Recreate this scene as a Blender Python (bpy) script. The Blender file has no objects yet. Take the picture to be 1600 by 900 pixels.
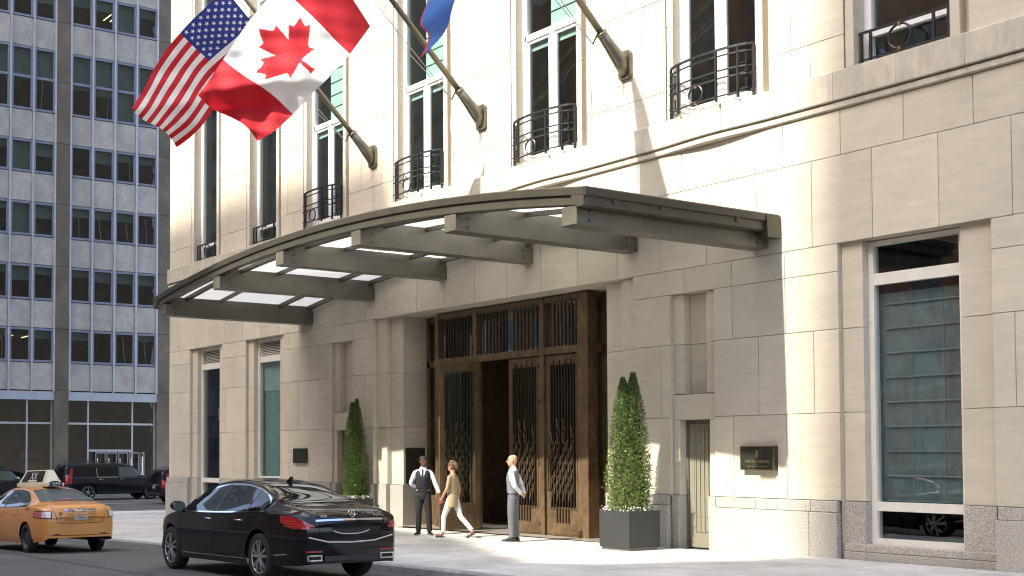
import bpy, bmesh, math, random
from mathutils import Vector, Matrix
from mathutils.bvhtree import BVHTree
random.seed(7)
R = math.radians
S = bpy.context.scene
COL = S.collection
# ------------------------------------------------------------------ camera
cd = bpy.data.cameras.new('camera'); cam = bpy.data.objects.new('camera', cd); COL.objects.link(cam)
cam.location = (0, 0, 1.75); cam.rotation_euler = (R(90 + 2.1), 0, R(58.4546))
cd.sensor_width = 36; cd.lens = 1957 / 1600 * 36; cd.shift_x = 0.1875; cd.shift_y = 0.1176
cd.clip_start = 0.1; cd.clip_end = 2000
S.camera = cam
# ------------------------------------------------------------------ sky, sun, exposure
SUN_DIR = Vector((0.024, 1.0, -0.90)).normalized()      # the way the light travels
el = math.asin(-SUN_DIR.z); az = math.atan2(-SUN_DIR.x, -SUN_DIR.y)
wd = bpy.data.worlds.new('World'); S.world = wd; wd.use_nodes = True
nt = wd.node_tree; bg = nt.nodes['Background']
sky = nt.nodes.new('ShaderNodeTexSky'); sky.sky_type = 'NISHITA'; sky.sun_disc = False
sky.sun_elevation = el; sky.sun_rotation = az; sky.air_density = 1.0; sky.dust_density = 3.5; sky.ozone_density = 0.5
nt.links.new(sky.outputs[0], bg.inputs[0]); bg.inputs[1].default_value = 0.15
ld = bpy.data.lights.new('sun', 'SUN'); ld.energy = 2.0; ld.angle = R(0.7); ld.color = (1.0, 0.945, 0.83)
sun = bpy.data.objects.new('sun', ld); COL.objects.link(sun)
sun.rotation_euler = SUN_DIR.to_track_quat('-Z', 'Y').to_euler(); sun.location = (-20, -60, 80)
S.view_settings.view_transform = 'Standard'; S.view_settings.look = 'None'
S.view_settings.exposure = 2.16; S.view_settings.gamma = 1.0; S.view_settings.use_curve_mapping = False
S.cycles.max_bounces = 7; S.cycles.diffuse_bounces = 4; S.cycles.glossy_bounces = 4
S.cycles.transmission_bounces = 6; S.cycles.transparent_max_bounces = 10
S.cycles.filter_width = 1.1; S.cycles.use_denoising = True; S.cycles.sample_clamp_indirect = 8.0

# ------------------------------------------------------------------ materials
MATS = {}
def mat(name, col=(.5, .5, .5), rough=.6, metal=0., vary=0., nscale=8., namp=0., nstretch=(1, 1, 1), bump=0., bscale=60.,
        island=0., coat=0., spec=.5, col2=None, detail=4., wear=0., wscale=.6):
    """principled material: noise between two tones, per-object or per-island tone shifts, fine relief, broad stains"""
    if name in MATS: return MATS[name]
    m = bpy.data.materials.new(name); m.use_nodes = True; MATS[name] = m
    t = m.node_tree; N = t.nodes; L = t.links; b = N['Principled BSDF']
    b.inputs['Roughness'].default_value = rough; b.inputs['Metallic'].default_value = metal
    b.inputs['Coat Weight'].default_value = coat; b.inputs['Coat Roughness'].default_value = .03
    b.inputs['Specular IOR Level'].default_value = spec
    co = N.new('ShaderNodeTexCoord').outputs['Object']
    rgb = N.new('ShaderNodeRGB'); rgb.outputs[0].default_value = (*col, 1); out = rgb.outputs[0]
    mp = N.new('ShaderNodeMapping'); mp.inputs['Scale'].default_value = nstretch; L.new(co, mp.inputs[0])
    def mixc(a, bb, fac_out, mode='MIX', fac=None):
        x = N.new('ShaderNodeMix'); x.data_type = 'RGBA'; x.blend_type = mode
        L.new(a, x.inputs[6])
        if isinstance(bb, tuple): x.inputs[7].default_value = (*bb, 1)
        else: L.new(bb, x.inputs[7])
        if fac_out is not None: L.new(fac_out, x.inputs[0])
        else: x.inputs[0].default_value = fac
        return x.outputs[2]
    def noise(sc, det=4., rgh=.6, vec=None):
        n = N.new('ShaderNodeTexNoise'); n.inputs['Scale'].default_value = sc; n.inputs['Detail'].default_value = det
        n.inputs['Roughness'].default_value = rgh; L.new(vec or mp.outputs[0], n.inputs[0]); return n.outputs[0]
    def rng(o, a, bb, c, d):
        r = N.new('ShaderNodeMapRange'); r.inputs[1].default_value = a; r.inputs[2].default_value = bb
        r.inputs[3].default_value = c; r.inputs[4].default_value = d; L.new(o, r.inputs[0]); return r.outputs[0]
    if col2 is not None:
        out = mixc(out, col2, rng(noise(nscale, detail), .38, .62, 0, 1))
    elif namp:
        v = rng(noise(nscale, detail), .3, .7, 1 - namp, 1 + namp)
        h = N.new('ShaderNodeHueSaturation'); L.new(v, h.inputs['Value']); L.new(out, h.inputs['Color']); out = h.outputs[0]
    if wear:
        v = rng(noise(wscale, 5., .65, co), .42, .72, 1.0, 1 - wear)
        h = N.new('ShaderNodeHueSaturation'); L.new(v, h.inputs['Value']); L.new(out, h.inputs['Color']); out = h.outputs[0]
    if vary:
        oi = N.new('ShaderNodeObjectInfo'); v = rng(oi.outputs['Random'], 0, 1, 1 - vary, 1 + vary)
        h = N.new('ShaderNodeHueSaturation'); L.new(v, h.inputs['Value']); L.new(out, h.inputs['Color']); out = h.outputs[0]
    if island:
        g = N.new('ShaderNodeNewGeometry'); v = rng(g.outputs['Random Per Island'], 0, 1, 1 - island, 1 + island)
        h = N.new('ShaderNodeHueSaturation'); L.new(v, h.inputs['Value']); L.new(out, h.inputs['Color'])
        hv = rng(g.outputs['Random Per Island'], 0, 1, .485, .515); L.new(hv, h.inputs['Hue']); out = h.outputs[0]
    L.new(out, b.inputs['Base Color'])
    if bump:
        bp = N.new('ShaderNodeBump'); bp.inputs['Strength'].default_value = bump; bp.inputs['Distance'].default_value = .01
        L.new(noise(bscale, 6., .7, co), bp.inputs['Height']); L.new(bp.outputs[0], b.inputs['Normal'])
    return m
def glass_mat(name, tint=(.6, .7, .68), refl=.12, rough=.01, clear=.7):
    """thin pane: reflection over a tinted see-through sheet"""
    m = bpy.data.materials.new(name); m.use_nodes = True; MATS[name] = m
    t = m.node_tree; N = t.nodes; L = t.links; N.remove(N['Principled BSDF'])
    tr = N.new('ShaderNodeBsdfTransparent'); tr.inputs[0].default_value = (*[c * clear for c in tint], 1)
    gl = N.new('ShaderNodeBsdfGlossy'); gl.inputs['Roughness'].default_value = rough; gl.inputs[0].default_value = (.95, .97, 1, 1)
    fr = N.new('ShaderNodeFresnel'); ge = N.new('ShaderNodeNewGeometry'); io = N.new('ShaderNodeMapRange'); io.inputs[3].default_value = 1.52; io.inputs[4].default_value = 1 / 1.52; L.new(ge.outputs['Backfacing'], io.inputs[0]); L.new(io.outputs[0], fr.inputs[0])
    nz = N.new('ShaderNodeTexNoise'); nz.inputs['Scale'].default_value = 1.6; nz.inputs['Detail'].default_value = 1.
    tc = N.new('ShaderNodeTexCoord'); L.new(tc.outputs['Object'], nz.inputs[0])
    bp = N.new('ShaderNodeBump'); bp.inputs['Strength'].default_value = .12; bp.inputs['Distance'].default_value = .02
    L.new(nz.outputs[0], bp.inputs['Height']); L.new(bp.outputs[0], gl.inputs['Normal'])
    ad = N.new('ShaderNodeMath'); ad.operation = 'MAXIMUM'; ad.inputs[1].default_value = refl; L.new(fr.outputs[0], ad.inputs[0])
    mx = N.new('ShaderNodeMixShader'); L.new(ad.outputs[0], mx.inputs[0]); L.new(tr.outputs[0], mx.inputs[1]); L.new(gl.outputs[0], mx.inputs[2])
    L.new(mx.outputs[0], N['Material Output'].inputs[0]); return m

# ------------------------------------------------------------------ mesh helpers
class MB:
    def __init__(s): s.v = []; s.f = []; s.m = []
    def face(s, idx, m=0): s.f.append(tuple(idx)); s.m.append(m)
    def quad(s, a, b, c, d, m=0):
        n = len(s.v); s.v += [tuple(a), tuple(b), tuple(c), tuple(d)]; s.face((n, n + 1, n + 2, n + 3), m)
    def box(s, x0, x1, y0, y1, z0, z1, m=0):
        n = len(s.v)
        s.v += [(x, y, z) for z in (z0, z1) for y in (y0, y1) for x in (x0, x1)]
        for q in ((0, 2, 3, 1), (4, 5, 7, 6), (0, 1, 5, 4), (2, 6, 7, 3), (0, 4, 6, 2), (1, 3, 7, 5)): s.face([n + i for i in q], m)
        return s
    def hexa(s, p, m=0):
        """8 corners: bottom 4 ccw, top 4 ccw"""
        n = len(s.v); s.v += [tuple(q) for q in p]
        for q in ((3, 2, 1, 0), (4, 5, 6, 7), (0, 1, 5, 4), (1, 2, 6, 5), (2, 3, 7, 6), (3, 0, 4, 7)): s.face([n + i for i in q], m)
        return s
    def block(s, x0, x1, z0, z1, y, depth=.3, c=.007, m=0):
        """stone facing -y with a chamfered face"""
        n = len(s.v)
        for (i, yy) in ((0, y + depth), (0, y + c), (c, y)):
            s.v += [(x0 + i, yy, z0 + i), (x1 - i, yy, z0 + i), (x1 - i, yy, z1 - i), (x0 + i, yy, z1 - i)]
        for r in (0, 4):
            for k in range(4): s.face((n + r + (k + 1) % 4, n + r + k, n + r + 4 + k, n + r + 4 + (k + 1) % 4), m)
        s.face((n + 8, n + 9, n + 10, n + 11), m); return s
    def tube(s, pts, r, n=8, cap=True, m=0, sq=None):
        pts = [Vector(p) for p in pts]; base = len(s.v); k = len(pts)
        rr = r if isinstance(r, (list, tuple)) else [r] * k
        up = Vector((0, 0, 1)); prev = None
        for i, p in enumerate(pts):
            d = (pts[min(i + 1, k - 1)] - pts[max(i - 1, 0)]).normalized()
            if prev is None:
                u = d.cross(up) if abs(d.z) < .95 else d.cross(Vector((0, 1, 0)))
            else: u = prev - d * prev.dot(d)
            u.normalize(); w = d.cross(u); prev = u
            for j in range(n):
                a = 2 * math.pi * (j + .5) / n
                q = p + u * (math.cos(a) * rr[i]) + w * (math.sin(a) * rr[i] * (sq or 1)); s.v.append(tuple(q))
        for i in range(k - 1):
            for j in range(n):
                a = base + i * n + j; b = base + i * n + (j + 1) % n; s.face((a, b, b + n, a + n), m)
        if cap:
            s.face([base + j for j in range(n)][::-1], m); s.face([base + (k - 1) * n + j for j in range(n)], m)
        return s
    def bar(s, a, b, w, h=None, m=0):
        """square bar from a to b"""
        h = h or w; a = Vector(a); b = Vector(b); d = (b - a).normalized()
        u = d.cross(Vector((0, 0, 1))) if abs(d.z) < .95 else d.cross(Vector((0, 1, 0)))
        u.normalize(); q = d.cross(u); u *= w / 2; q *= h / 2
        return s.hexa([a - u - q, a + u - q, a + u + q, a - u + q, b - u - q, b + u - q, b + u + q, b - u + q], m)
    def lathe(s, prof, n=24, axis='z', o=(0, 0, 0), m=0, close=False):
        base = len(s.v); k = len(prof)
        for j in range(n):
            a = 2 * math.pi * j / n; c, q = math.cos(a), math.sin(a)
            for (r, h) in prof:
                p = {'z': (r * c, r * q, h), 'y': (r * c, h, r * q), 'x': (h, r * c, r * q)}[axis]
                s.v.append((p[0] + o[0], p[1] + o[1], p[2] + o[2]))
        for j in range(n):
            for i in range(k - 1 if not close else k):
                a = base + j * k + i; b = base + ((j + 1) % n) * k + i; c = base + ((j + 1) % n) * k + (i + 1) % k; d = base + j * k + (i + 1) % k
                s.face((a, b, c, d), m)
        return s
    def prism(s, poly, ax, a0, a1, m=0):
        """polygon of 2D points extruded along axis ax ('x','y','z') from a0 to a1"""
        def P(p, a): return {'x': (a, p[0], p[1]), 'y': (p[0], a, p[1]), 'z': (p[0], p[1], a)}[ax]
        n = len(s.v); k = len(poly); s.v += [P(p, a0) for p in poly] + [P(p, a1) for p in poly]
        s.face(range(n, n + k), m); s.face(range(n + 2 * k - 1, n + k - 1, -1), m)
        for i in range(k): s.face((n + (i + 1) % k, n + i, n + k + i, n + k + (i + 1) % k), m)
        return s
    def grid(s, rows, m=0, mf=None):
        """rows: list of equally long lists of points"""
        n = len(s.v); k = len(rows[0])
        for r in rows: s.v += [tuple(p) for p in r]
        for i in range(len(rows) - 1):
            for j in range(k - 1):
                s.face((n + i * k + j, n + i * k + j + 1, n + (i + 1) * k + j + 1, n + (i + 1) * k + j), mf(i, j) if mf else m)
        return s
    def build(s, name, mats, parent=None, smooth=False, fix=True, weld=False):
        me = bpy.data.meshes.new(name); me.from_pydata(s.v, [], s.f)
        for q in (mats if isinstance(mats, (list, tuple)) else [mats]): me.materials.append(q)
        if isinstance(mats, (list, tuple)): me.polygons.foreach_set('material_index', s.m)
        if fix or weld:
            bm = bmesh.new(); bm.from_mesh(me)
            if weld: bmesh.ops.remove_doubles(bm, verts=bm.verts, dist=.0005)
            if fix: bmesh.ops.recalc_face_normals(bm, faces=bm.faces)
            bm.to_mesh(me); bm.free()
        if smooth: me.polygons.foreach_set('use_smooth', [True] * len(me.polygons))
        o = bpy.data.objects.new(name, me); COL.objects.link(o)
        if parent is not None: attach(o, parent)
        return o
def attach(o, parent):
    o.parent = parent
    if 'wl' in WORLD_ROOTS.get(parent.name, ''): o.matrix_parent_inverse = Matrix.Translation(-Vector(parent.location))
WORLD_ROOTS = {}
def thing(name, label, cat, loc=(0, 0, 0), rz=0., group=None, world=False):
    """an Empty at the thing's base; world=True: its parts are given in world coordinates"""
    o = bpy.data.objects.new(name, None); COL.objects.link(o); o.location = loc; o.rotation_euler = (0, 0, rz)
    o.empty_display_size = .1
    if world: WORLD_ROOTS[o.name] = 'wl'
    return tag(o, label, cat, group)
def tag(o, label=None, cat=None, group=None, kind=None):
    if label: o['label'] = label
    if cat: o['category'] = cat
    if group: o['group'] = group
    if kind: o['kind'] = kind
    return o
def shade(o, ang=40):
    """smooth faces, keep edges sharper than ang"""
    me = o.data; me.polygons.foreach_set('use_smooth', [True] * len(me.polygons))
    bm = bmesh.new(); bm.from_mesh(me)
    for e in bm.edges:
        if len(e.link_faces) == 2 and e.calc_face_angle(0) > R(ang): e.smooth = False
    bm.to_mesh(me); bm.free(); return o
def dup(o, parent=None):
    c = o.copy(); COL.objects.link(c); c.parent = parent
    for ch in list(o.children): dup(ch, c)
    return c
def interp(tab, x):
    if x <= tab[0][0]: return tab[0][1]
    for (a, p), (b, q) in zip(tab, tab[1:]):
        if x <= b: return p + (q - p) * (x - a) / (b - a)
    return tab[-1][1]
def smooth_interp(tab, x):
    """Catmull-Rom through (x, value) pairs"""
    n = len(tab)
    if x <= tab[0][0]: return tab[0][1]
    if x >= tab[-1][0]: return tab[-1][1]
    for i in range(n - 1):
        if x <= tab[i + 1][0]: break
    (x0, y0), (x1, y1) = tab[i], tab[i + 1]; h = x1 - x0; t = (x - x0) / h
    def sl(k):
        if k == 0: return (tab[1][1] - tab[0][1]) / (tab[1][0] - tab[0][0])
        if k == n - 1: return (tab[-1][1] - tab[-2][1]) / (tab[-1][0] - tab[-2][0])
        a = (tab[k][1] - tab[k - 1][1]) / (tab[k][0] - tab[k - 1][0]); b = (tab[k + 1][1] - tab[k][1]) / (tab[k + 1][0] - tab[k][0])
        return 0 if a * b <= 0 else 2 * a * b / (a + b)
    m0, m1 = sl(i), sl(i + 1)
    return (2*t**3 - 3*t*t + 1)*y0 + (t**3 - 2*t*t + t)*h*m0 + (-2*t**3 + 3*t*t)*y1 + (t**3 - t*t)*h*m1
def text_mesh(body, size, extrude=.0):
    """vertices and faces of a line of lettering, centred on the origin in its XY plane"""
    cu = bpy.data.curves.new('lettering', 'FONT'); cu.body = body; cu.size = size; cu.extrude = extrude
    cu.align_x = 'CENTER'; cu.align_y = 'CENTER'; cu.resolution_u = 3
    o = bpy.data.objects.new('lettering', cu); COL.objects.link(o)
    me = bpy.data.meshes.new_from_object(o.evaluated_get(bpy.context.evaluated_depsgraph_get()))
    vs = [v.co.copy() for v in me.vertices]; fs = [tuple(p.vertices) for p in me.polygons]
    bpy.data.objects.remove(o); bpy.data.curves.remove(cu); bpy.data.meshes.remove(me); return vs, fs
def lettering(name, body, size, mat_, parent, M, extrude=0., sx=1.):
    vs, fs = text_mesh(body, size, extrude); mb = MB(); mb.v = [tuple(M @ Vector((v.x * sx, v.y, v.z))) for v in vs]; mb.f = fs; mb.m = [0] * len(fs)
    return mb.build(name, mat_, parent, fix=False)

# ------------------------------------------------------------------ shared materials
LIME = mat('limestone', (.575, .52, .415), .85, vary=.065, nscale=2.2, namp=.065, nstretch=(1, 1, 4.5), bump=.16, bscale=38, wear=.12, wscale=.55)
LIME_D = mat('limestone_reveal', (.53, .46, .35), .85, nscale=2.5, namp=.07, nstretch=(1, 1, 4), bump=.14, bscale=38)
BAND = mat('limestone_band', (.53, .48, .385), .85, vary=.04, nscale=3.2, namp=.16, nstretch=(3, 1, .6), bump=.16, bscale=38, wear=.2, wscale=1.1)
MORTAR = mat('mortar', (.33, .29, .23), .95)
GRAN = mat('granite', (.56, .52, .45), .7, vary=.05, nscale=55, col2=(.26, .245, .225), bump=.12, bscale=70, detail=3, wear=.15)
BRONZE = mat('canopy_paint', (.082, .074, .056), .36, metal=.3, nscale=3, namp=.12, bump=.05, bscale=30)
BEAM = mat('canopy_beam_paint', (.155, .145, .115), .4, metal=.3, nscale=2.2, namp=.14, nstretch=(1, .4, 1), bump=.05, bscale=30, wear=.25, wscale=.9)
DOORM = mat('door_bronze', (.19, .127, .072), .34, metal=.45, nscale=5, namp=.3, nstretch=(1.6, 1.6, .7), bump=.06, bscale=25, wear=.35, wscale=1.4)
DOORD = mat('grille_bronze', (.07, .052, .036), .4, metal=.6, nscale=14, namp=.3)
CREAM = mat('window_frame_paint', (.72, .70, .62), .45, nscale=5, namp=.05)
WHITE = mat('white_frame_paint', (.78, .77, .74), .4, nscale=5, namp=.04)
IRON = mat('railing_iron', (.035, .036, .04), .42, metal=.5, nscale=20, namp=.3)
BRASS = mat('brass', (.62, .42, .17), .3, metal=1., nscale=20, namp=.2)
GLASS = glass_mat('window_glass', (.75, .86, .82), .13, .006, .97)
GLASSD = glass_mat('dark_glass', (.66, .74, .74), .13, .006, .95)
DARKROOM = mat('dark_interior', (.05, .052, .05), .9, nscale=2, namp=.4)
ROOM = mat('room_plaster', (.17, .17, .15), .9, nscale=1.2, namp=.35)
TEAL = mat('window_blind_fabric', (.28, .42, .40), .85, nscale=4, namp=.12, nstretch=(1, 1, 8))
BLIND = mat('pale_blind_fabric', (.45, .58, .55), .85, nscale=4, namp=.08, nstretch=(1, 1, 8))
CONC = mat('pavement_concrete', (.50, .485, .45), .85, vary=.07, nscale=3.5, namp=.10, bump=.2, bscale=55, wear=.38, wscale=.7, detail=6)
def spots(m, scale, size, dark):
    """scattered dark spots with soft rims (trodden gum, drips)"""
    t = m.node_tree; N = t.nodes; L = t.links; b = N['Principled BSDF']; src = b.inputs['Base Color'].links[0].from_socket
    tc = N.new('ShaderNodeTexCoord'); v = N.new('ShaderNodeTexVoronoi'); v.inputs['Scale'].default_value = scale; L.new(tc.outputs['Object'], v.inputs[0])
    sp = N.new('ShaderNodeSeparateColor'); L.new(v.outputs['Color'], sp.inputs[0])
    th = N.new('ShaderNodeMath'); th.operation = 'MULTIPLY'; th.inputs[1].default_value = size; L.new(sp.outputs[0], th.inputs[0])
    lt = N.new('ShaderNodeMath'); lt.operation = 'LESS_THAN'; L.new(v.outputs['Distance'], lt.inputs[0]); L.new(th.outputs[0], lt.inputs[1])
    mu = N.new('ShaderNodeMath'); mu.operation = 'MULTIPLY'; mu.inputs[1].default_value = dark; L.new(lt.outputs[0], mu.inputs[0])
    mx = N.new('ShaderNodeMix'); mx.data_type = 'RGBA'; mx.inputs[7].default_value = (.16, .155, .15, 1); L.new(mu.outputs[0], mx.inputs[0]); L.new(src, mx.inputs[6]); L.new(mx.outputs[2], b.inputs['Base Color'])
spots(CONC, 2.4, .13, .5)
KERB = mat('kerb_stone', (.29, .29, .29), .8, vary=.1, nscale=9, namp=.2, bump=.3, bscale=40, wear=.3, wscale=1.5)
ASPH = mat('asphalt', (.088, .087, .083), .85, nscale=45, namp=.45, bump=.8, bscale=70, detail=3, wear=.38, wscale=.45)
# ================================================================== ground, road, pavement
ZK = [(-47, -.5), (-40, -.5), (-30, -.36), (-25.7, -.25), (-20, -.1), (-15, -.02), (-10, .03), (-5, .06), (40, .2)]
ZW = [(-47, -.5), (-40, -.5), (-32, -.25), (-26, -.09), (-17, -.04), (-13, .02), (-5, .02), (40, .16)]
YK = 11.75; YW = 18.4
def road_z(x): return smooth_interp(ZK, x) - .13
def walk_z(x, y):
    t = min(max((y - YK) / (YW - YK), 0), 1)
    return smooth_interp(ZK, x) * (1 - t) + smooth_interp(ZW, x) * t
xs = [-600, -250, -120, -75, -60] + [-48 + i for i in range(0, 60)] + [20, 40, 100, 300, 600]
mb = MB(); mb.grid([[(x, y, road_z(x)) for x in xs] for y in (-600, -120, -40, -12, 0, 4, 8, 10, 11.3, 12.2, 40, 150, 600)])
tag(mb.build('road', ASPH, smooth=True), kind='structure')
# patches and tar seams of the asphalt
SEAM = mat('tar_seam', (.03, .03, .031), .6, nscale=20, namp=.3)
PATCH = mat('asphalt_patch', (.12, .118, .112), .9, nscale=30, namp=.25, bump=.5, bscale=110)
for (pts, w) in (([(-9, 8.2), (-14, 8.5), (-20, 8.3), (-27, 8.6), (-36, 8.3)], .04), ([(-23, 4), (-23.4, 7), (-23.1, 10), (-23.3, 11.7)], .03)):
    mb = MB(); P = []
    for (a, b), (c, d) in zip(pts, pts[1:]):
        for k in range(8): P.append((a + (c - a) * k / 8 + random.uniform(-.03, .03), b + (d - b) * k / 8 + random.uniform(-.03, .03)))
    mb.grid([[(x, y - w, road_z(x) + .004) for x, y in P], [(x + w * .6, y + w, road_z(x) + .004) for x, y in P]])
    tag(mb.build('road_seam', SEAM), kind='structure')
mb = MB(); g = [-33 + i * .75 for i in range(9)]
mb.grid([[(x, y, road_z(x) + .004) for x in g] for y in (10.1, 10.7, 11.3)])
tag(mb.build('road_patch', PATCH), kind='structure')
# lane line of the cross street
LINE = mat('road_paint', (.62, .62, .60), .7, nscale=12, namp=.25, bump=.2)
for k in range(6):
    mb = MB(); y0 = 14 + k * 7.5; mb.grid([[(-57.06, y0, -.625), (-56.9, y0, -.625)], [(-57.06, y0 + 3, -.625), (-56.9, y0 + 3, -.625)]])
    tag(mb.build('road_marking', LINE), kind='structure')
# pavement round the hotel corner: joint bed, slabs, kerb stones
BED = mat('pavement_joint_bed', (.12, .115, .105), .95)
XC = -47.2                        # kerb line of the cross street
def rounded(x, y, r=3.2):
    """is the point outside the rounded street corner?"""
    cx, cy = XC + r, YK + r
    return x < cx and y < cy and math.hypot(x - cx, y - cy) > r
mb = MB(); gx = [XC + .2 + i * 1.0 for i in range(60)]
mb.grid([[(x, y, walk_z(x, y) - .014) for x in [XC + 3.2 + i for i in range(0, 90, 1)]] for y in (YK + .2, 13, 15, 17, 18.7)])
mb.grid([[(x, y, walk_z(x, y) - .014) for x in (XC + .2, -44, -42, -39.5)] for y in (YK + 3.2, 18, 25, 40, 90, 160)])
arc = [(XC + 3.2 - 3.0 * math.cos(a), YK + 3.2 - 3.0 * math.sin(a)) for a in [R(i * 7.5) for i in range(13)]]
n = len(mb.v); mb.v += [(x, y, walk_z(x, y) - .014) for x, y in arc] + [(XC + 3.2, YK + 3.2, walk_z(XC + 3.2, YK + 3.2) - .014)]
for i in range(12): mb.face((n + i, n + i + 1, n + 13))
pave = tag(mb.build('pavement', BED), kind='structure')
def slab(x0, x1, y0, y1, par=pave):
    g = .008; mb = MB(); P = []
    for (i, dz) in ((g, -.03), (g, -.005), (g + .006, 0)):
        P += [(x, y, walk_z(x, y) + dz) for x, y in ((x0 + i, y0 + i), (x1 - i, y0 + i), (x1 - i, y1 - i), (x0 + i, y1 - i))]
    mb.v = P
    for r in (0, 4):
        for k in range(4): mb.face((r + k, r + (k + 1) % 4, r + 4 + (k + 1) % 4, r + 4 + k))
    mb.face((8, 9, 10, 11)); mb.build('paving_slab', CONC, par, fix=False)
yr = [YK + .2, 13.57, 15.19, 16.81, 18.32]
for i in range(34):
    x1 = -4 - i * 1.62
    if x1 - 1.62 < XC + .2: break
    for a, b in zip(yr, yr[1:]):
        if not (rounded(x1 - 1.62, a, 3.0)): slab(x1 - 1.62, x1, a, b)
for j in range(14):
    for i in range(4): slab(XC + .25 + i * 1.6 + .4, XC + .25 + i * 1.6 + 2.0, 18.34 + j * 1.62, 18.34 + (j + 1) * 1.62)
def kerb_stone(a, b, inward, par=pave):
    """a granite kerb length from a to b, inward = unit vector to the pavement"""
    mb = MB(); P = []
    d = Vector((b[0] - a[0], b[1] - a[1], 0)); l = d.length; d /= l; q = Vector((*inward, 0)); e = .004
    A = Vector((a[0], a[1], 0)) + d * e; B = Vector((b[0], b[1], 0)) - d * e
    za, zb = walk_z(A.x, max(A.y, YK)), walk_z(B.x, max(B.y, YK))
    pr = [(0.012, -.35), (0.0, -.03), (.02, -.004), (.04, .003), (.2, .003), (.2, -.35)]
    mb.v = [tuple(A + q * o + Vector((0, 0, za + z))) for o, z in pr] + [tuple(B + q * o + Vector((0, 0, zb + z))) for o, z in pr]
    for i in range(5): mb.face((i, i + 1, 7 + i, 6 + i))
    mb.face((0, 5, 4, 3, 2, 1)); mb.face((6, 7, 8, 9, 10, 11)); mb.build('kerb_stone', KERB, par)
for i in range(22):
    x1 = 0 - i * 1.95
    if x1 - 1.95 < XC + 3.2: break
    kerb_stone((x1, YK), (x1 - 1.95, YK), (0, 1))
kx = x1
arc = [(XC + 3.2 - 3.2 * math.cos(R(a)), YK + 3.2 - 3.2 * math.sin(R(a))) for a in (90, 67.5, 45, 22.5, 0)]
kerb_stone((kx, YK), arc[0], (0, 1))
for k in range(4):
    m_ = R(90 - 22.5 * k - 11.25); kerb_stone(arc[k], arc[k + 1], (math.cos(m_), math.sin(m_)))
for j in range(13): kerb_stone((XC, YK + 3.2 + j * 1.95), (XC, YK + 3.2 + (j + 1) * 1.95), (1, 0))
# far pavement in front of the office block
mb = MB(); mb.box(-74.2, -67, -60, 160, -1, -.48); far_walk = tag(mb.build('far_pavement', CONC), kind='structure')
mb = MB(); mb.box(-67, -66.8, -60, 160, -1, -.475); tag(mb.build('far_kerb', KERB), kind='structure')
# pavement across the street
mb = MB(); mb.grid([[(x, y, road_z(x) + .13) for x in xs] for y in (-9, -16.2)]); mb.grid([[(x, -9, road_z(x) + .13 - d) for x in xs] for d in (0, .3)])
tag(mb.build('opposite_pavement', CONC), kind='structure')
# ------------------------------------------------------------------ unseen buildings behind the camera, added and outlined to shade the facade
BRICKO = mat('opposite_stone', (.42, .38, .32), .85, nscale=.8, namp=.15)
BRICKP = mat('opposite_brick', (.28, .15, .10), .85, nscale=1.2, namp=.2)
def across(name, label, poly, y0, y1, m, step, zoff=0):
    """polygon of the front in (x, z); simple window openings in relief"""
    r = thing(name, label, 'building', ((poly[0][0] + poly[1][0]) / 2, y0, 0), world=True)
    mb = MB(); mb.prism(poly, 'y', y0, y1); mb.build('wall', m, r)
    x0 = min(p[0] for p in poly); x1 = max(p[0] for p in poly)
    def top(x):
        t = 0
        for (a, b), (c, d) in zip(poly, poly[1:] + poly[:1]):
            if a != c and min(a, c) <= x <= max(a, c): t = max(t, b + (d - b) * (x - a) / (c - a))
        return t
    x = x0 + 1.2
    while step and x + 1.8 < x1:
        z = 1.2
        while z + 3.4 < min(top(x), top(x + 1.5)):
            mb = MB(); mb.box(x, x + 1.5, y0 - .0, y0 + .05, z, z + 2.0); w = mb.build('window', GLASSO, r)
            mb = MB(); mb.box(x - .15, x + 1.65, y0, y0 + .14, z - .2, z - .02); mb.build('sill', BRICKO, w)
            z += 3.7
        x += step
GLASSO = mat('opposite_glass', (.16, .18, .19), .08, spec=.8)
def occ(x, z, y=-16): return (x - .024 * (18.4 - y), z + .9 * (18.4 - y))      # a spot on the hotel wall carried back along the light to depth y
Y1, Y2, Y3 = -42, -16, -62
across('corner_shade_tower', 'unseen pale stone tower added and outlined to shade the left hotel wall',
       [(-110, -2), (occ(-28.8, 0, Y1)[0], -2), occ(-28.8, .1, Y1), occ(-26.2, 8.0, Y1), occ(-26.8, 9.4, Y1), occ(-34, 9.9, Y1), occ(-60, 9.6, Y1), (-110, 64)], Y1, Y1 - 2.5, BRICKO, 0)  # added out of view; outline traced back from the shade edge on the left wall
across('low_shade_building', 'unseen brick building across the street with a roof line cut to shape the sunlit patch',
       [(-66, -2), (44, -2), (44, 29.4), occ(-13.5, -1.3), occ(-14.2, -2.0), occ(-14.7, -3.4), occ(-15.6, -4.3), occ(-18.0, -3.2), occ(-21.0, -1.75), occ(-25, -.8), occ(-28.75, -.3), (-66, 30.4)], Y2, Y2 - 1.2, BRICKP, 3.0)  # added out of view; roof line cut to leave the sunny ground by the doors
across('tall_shade_building', 'unseen stone tower added to shade the right part of the hotel wall',
       [(occ(-13.9, 0, Y3)[0], -2), (50, -2), (50, 110), (occ(-13.2, 0, Y3)[0], 110), occ(-13.45, 12, Y3), occ(-13.9, 5, Y3)], Y3, Y3 - 18, BRICKO, 0)  # added out of view; its edge sets the shade right of the canopy
across('far_reflection_block', 'unseen stone block added across the crossing to darken the car window reflections',
       [(-150, -2), (-76, -2), (-76, 62), (-150, 62)], -8, -60, BRICKO, 3.6)  # added out of view so the car windows reflect something dark
mb = MB()
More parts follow.
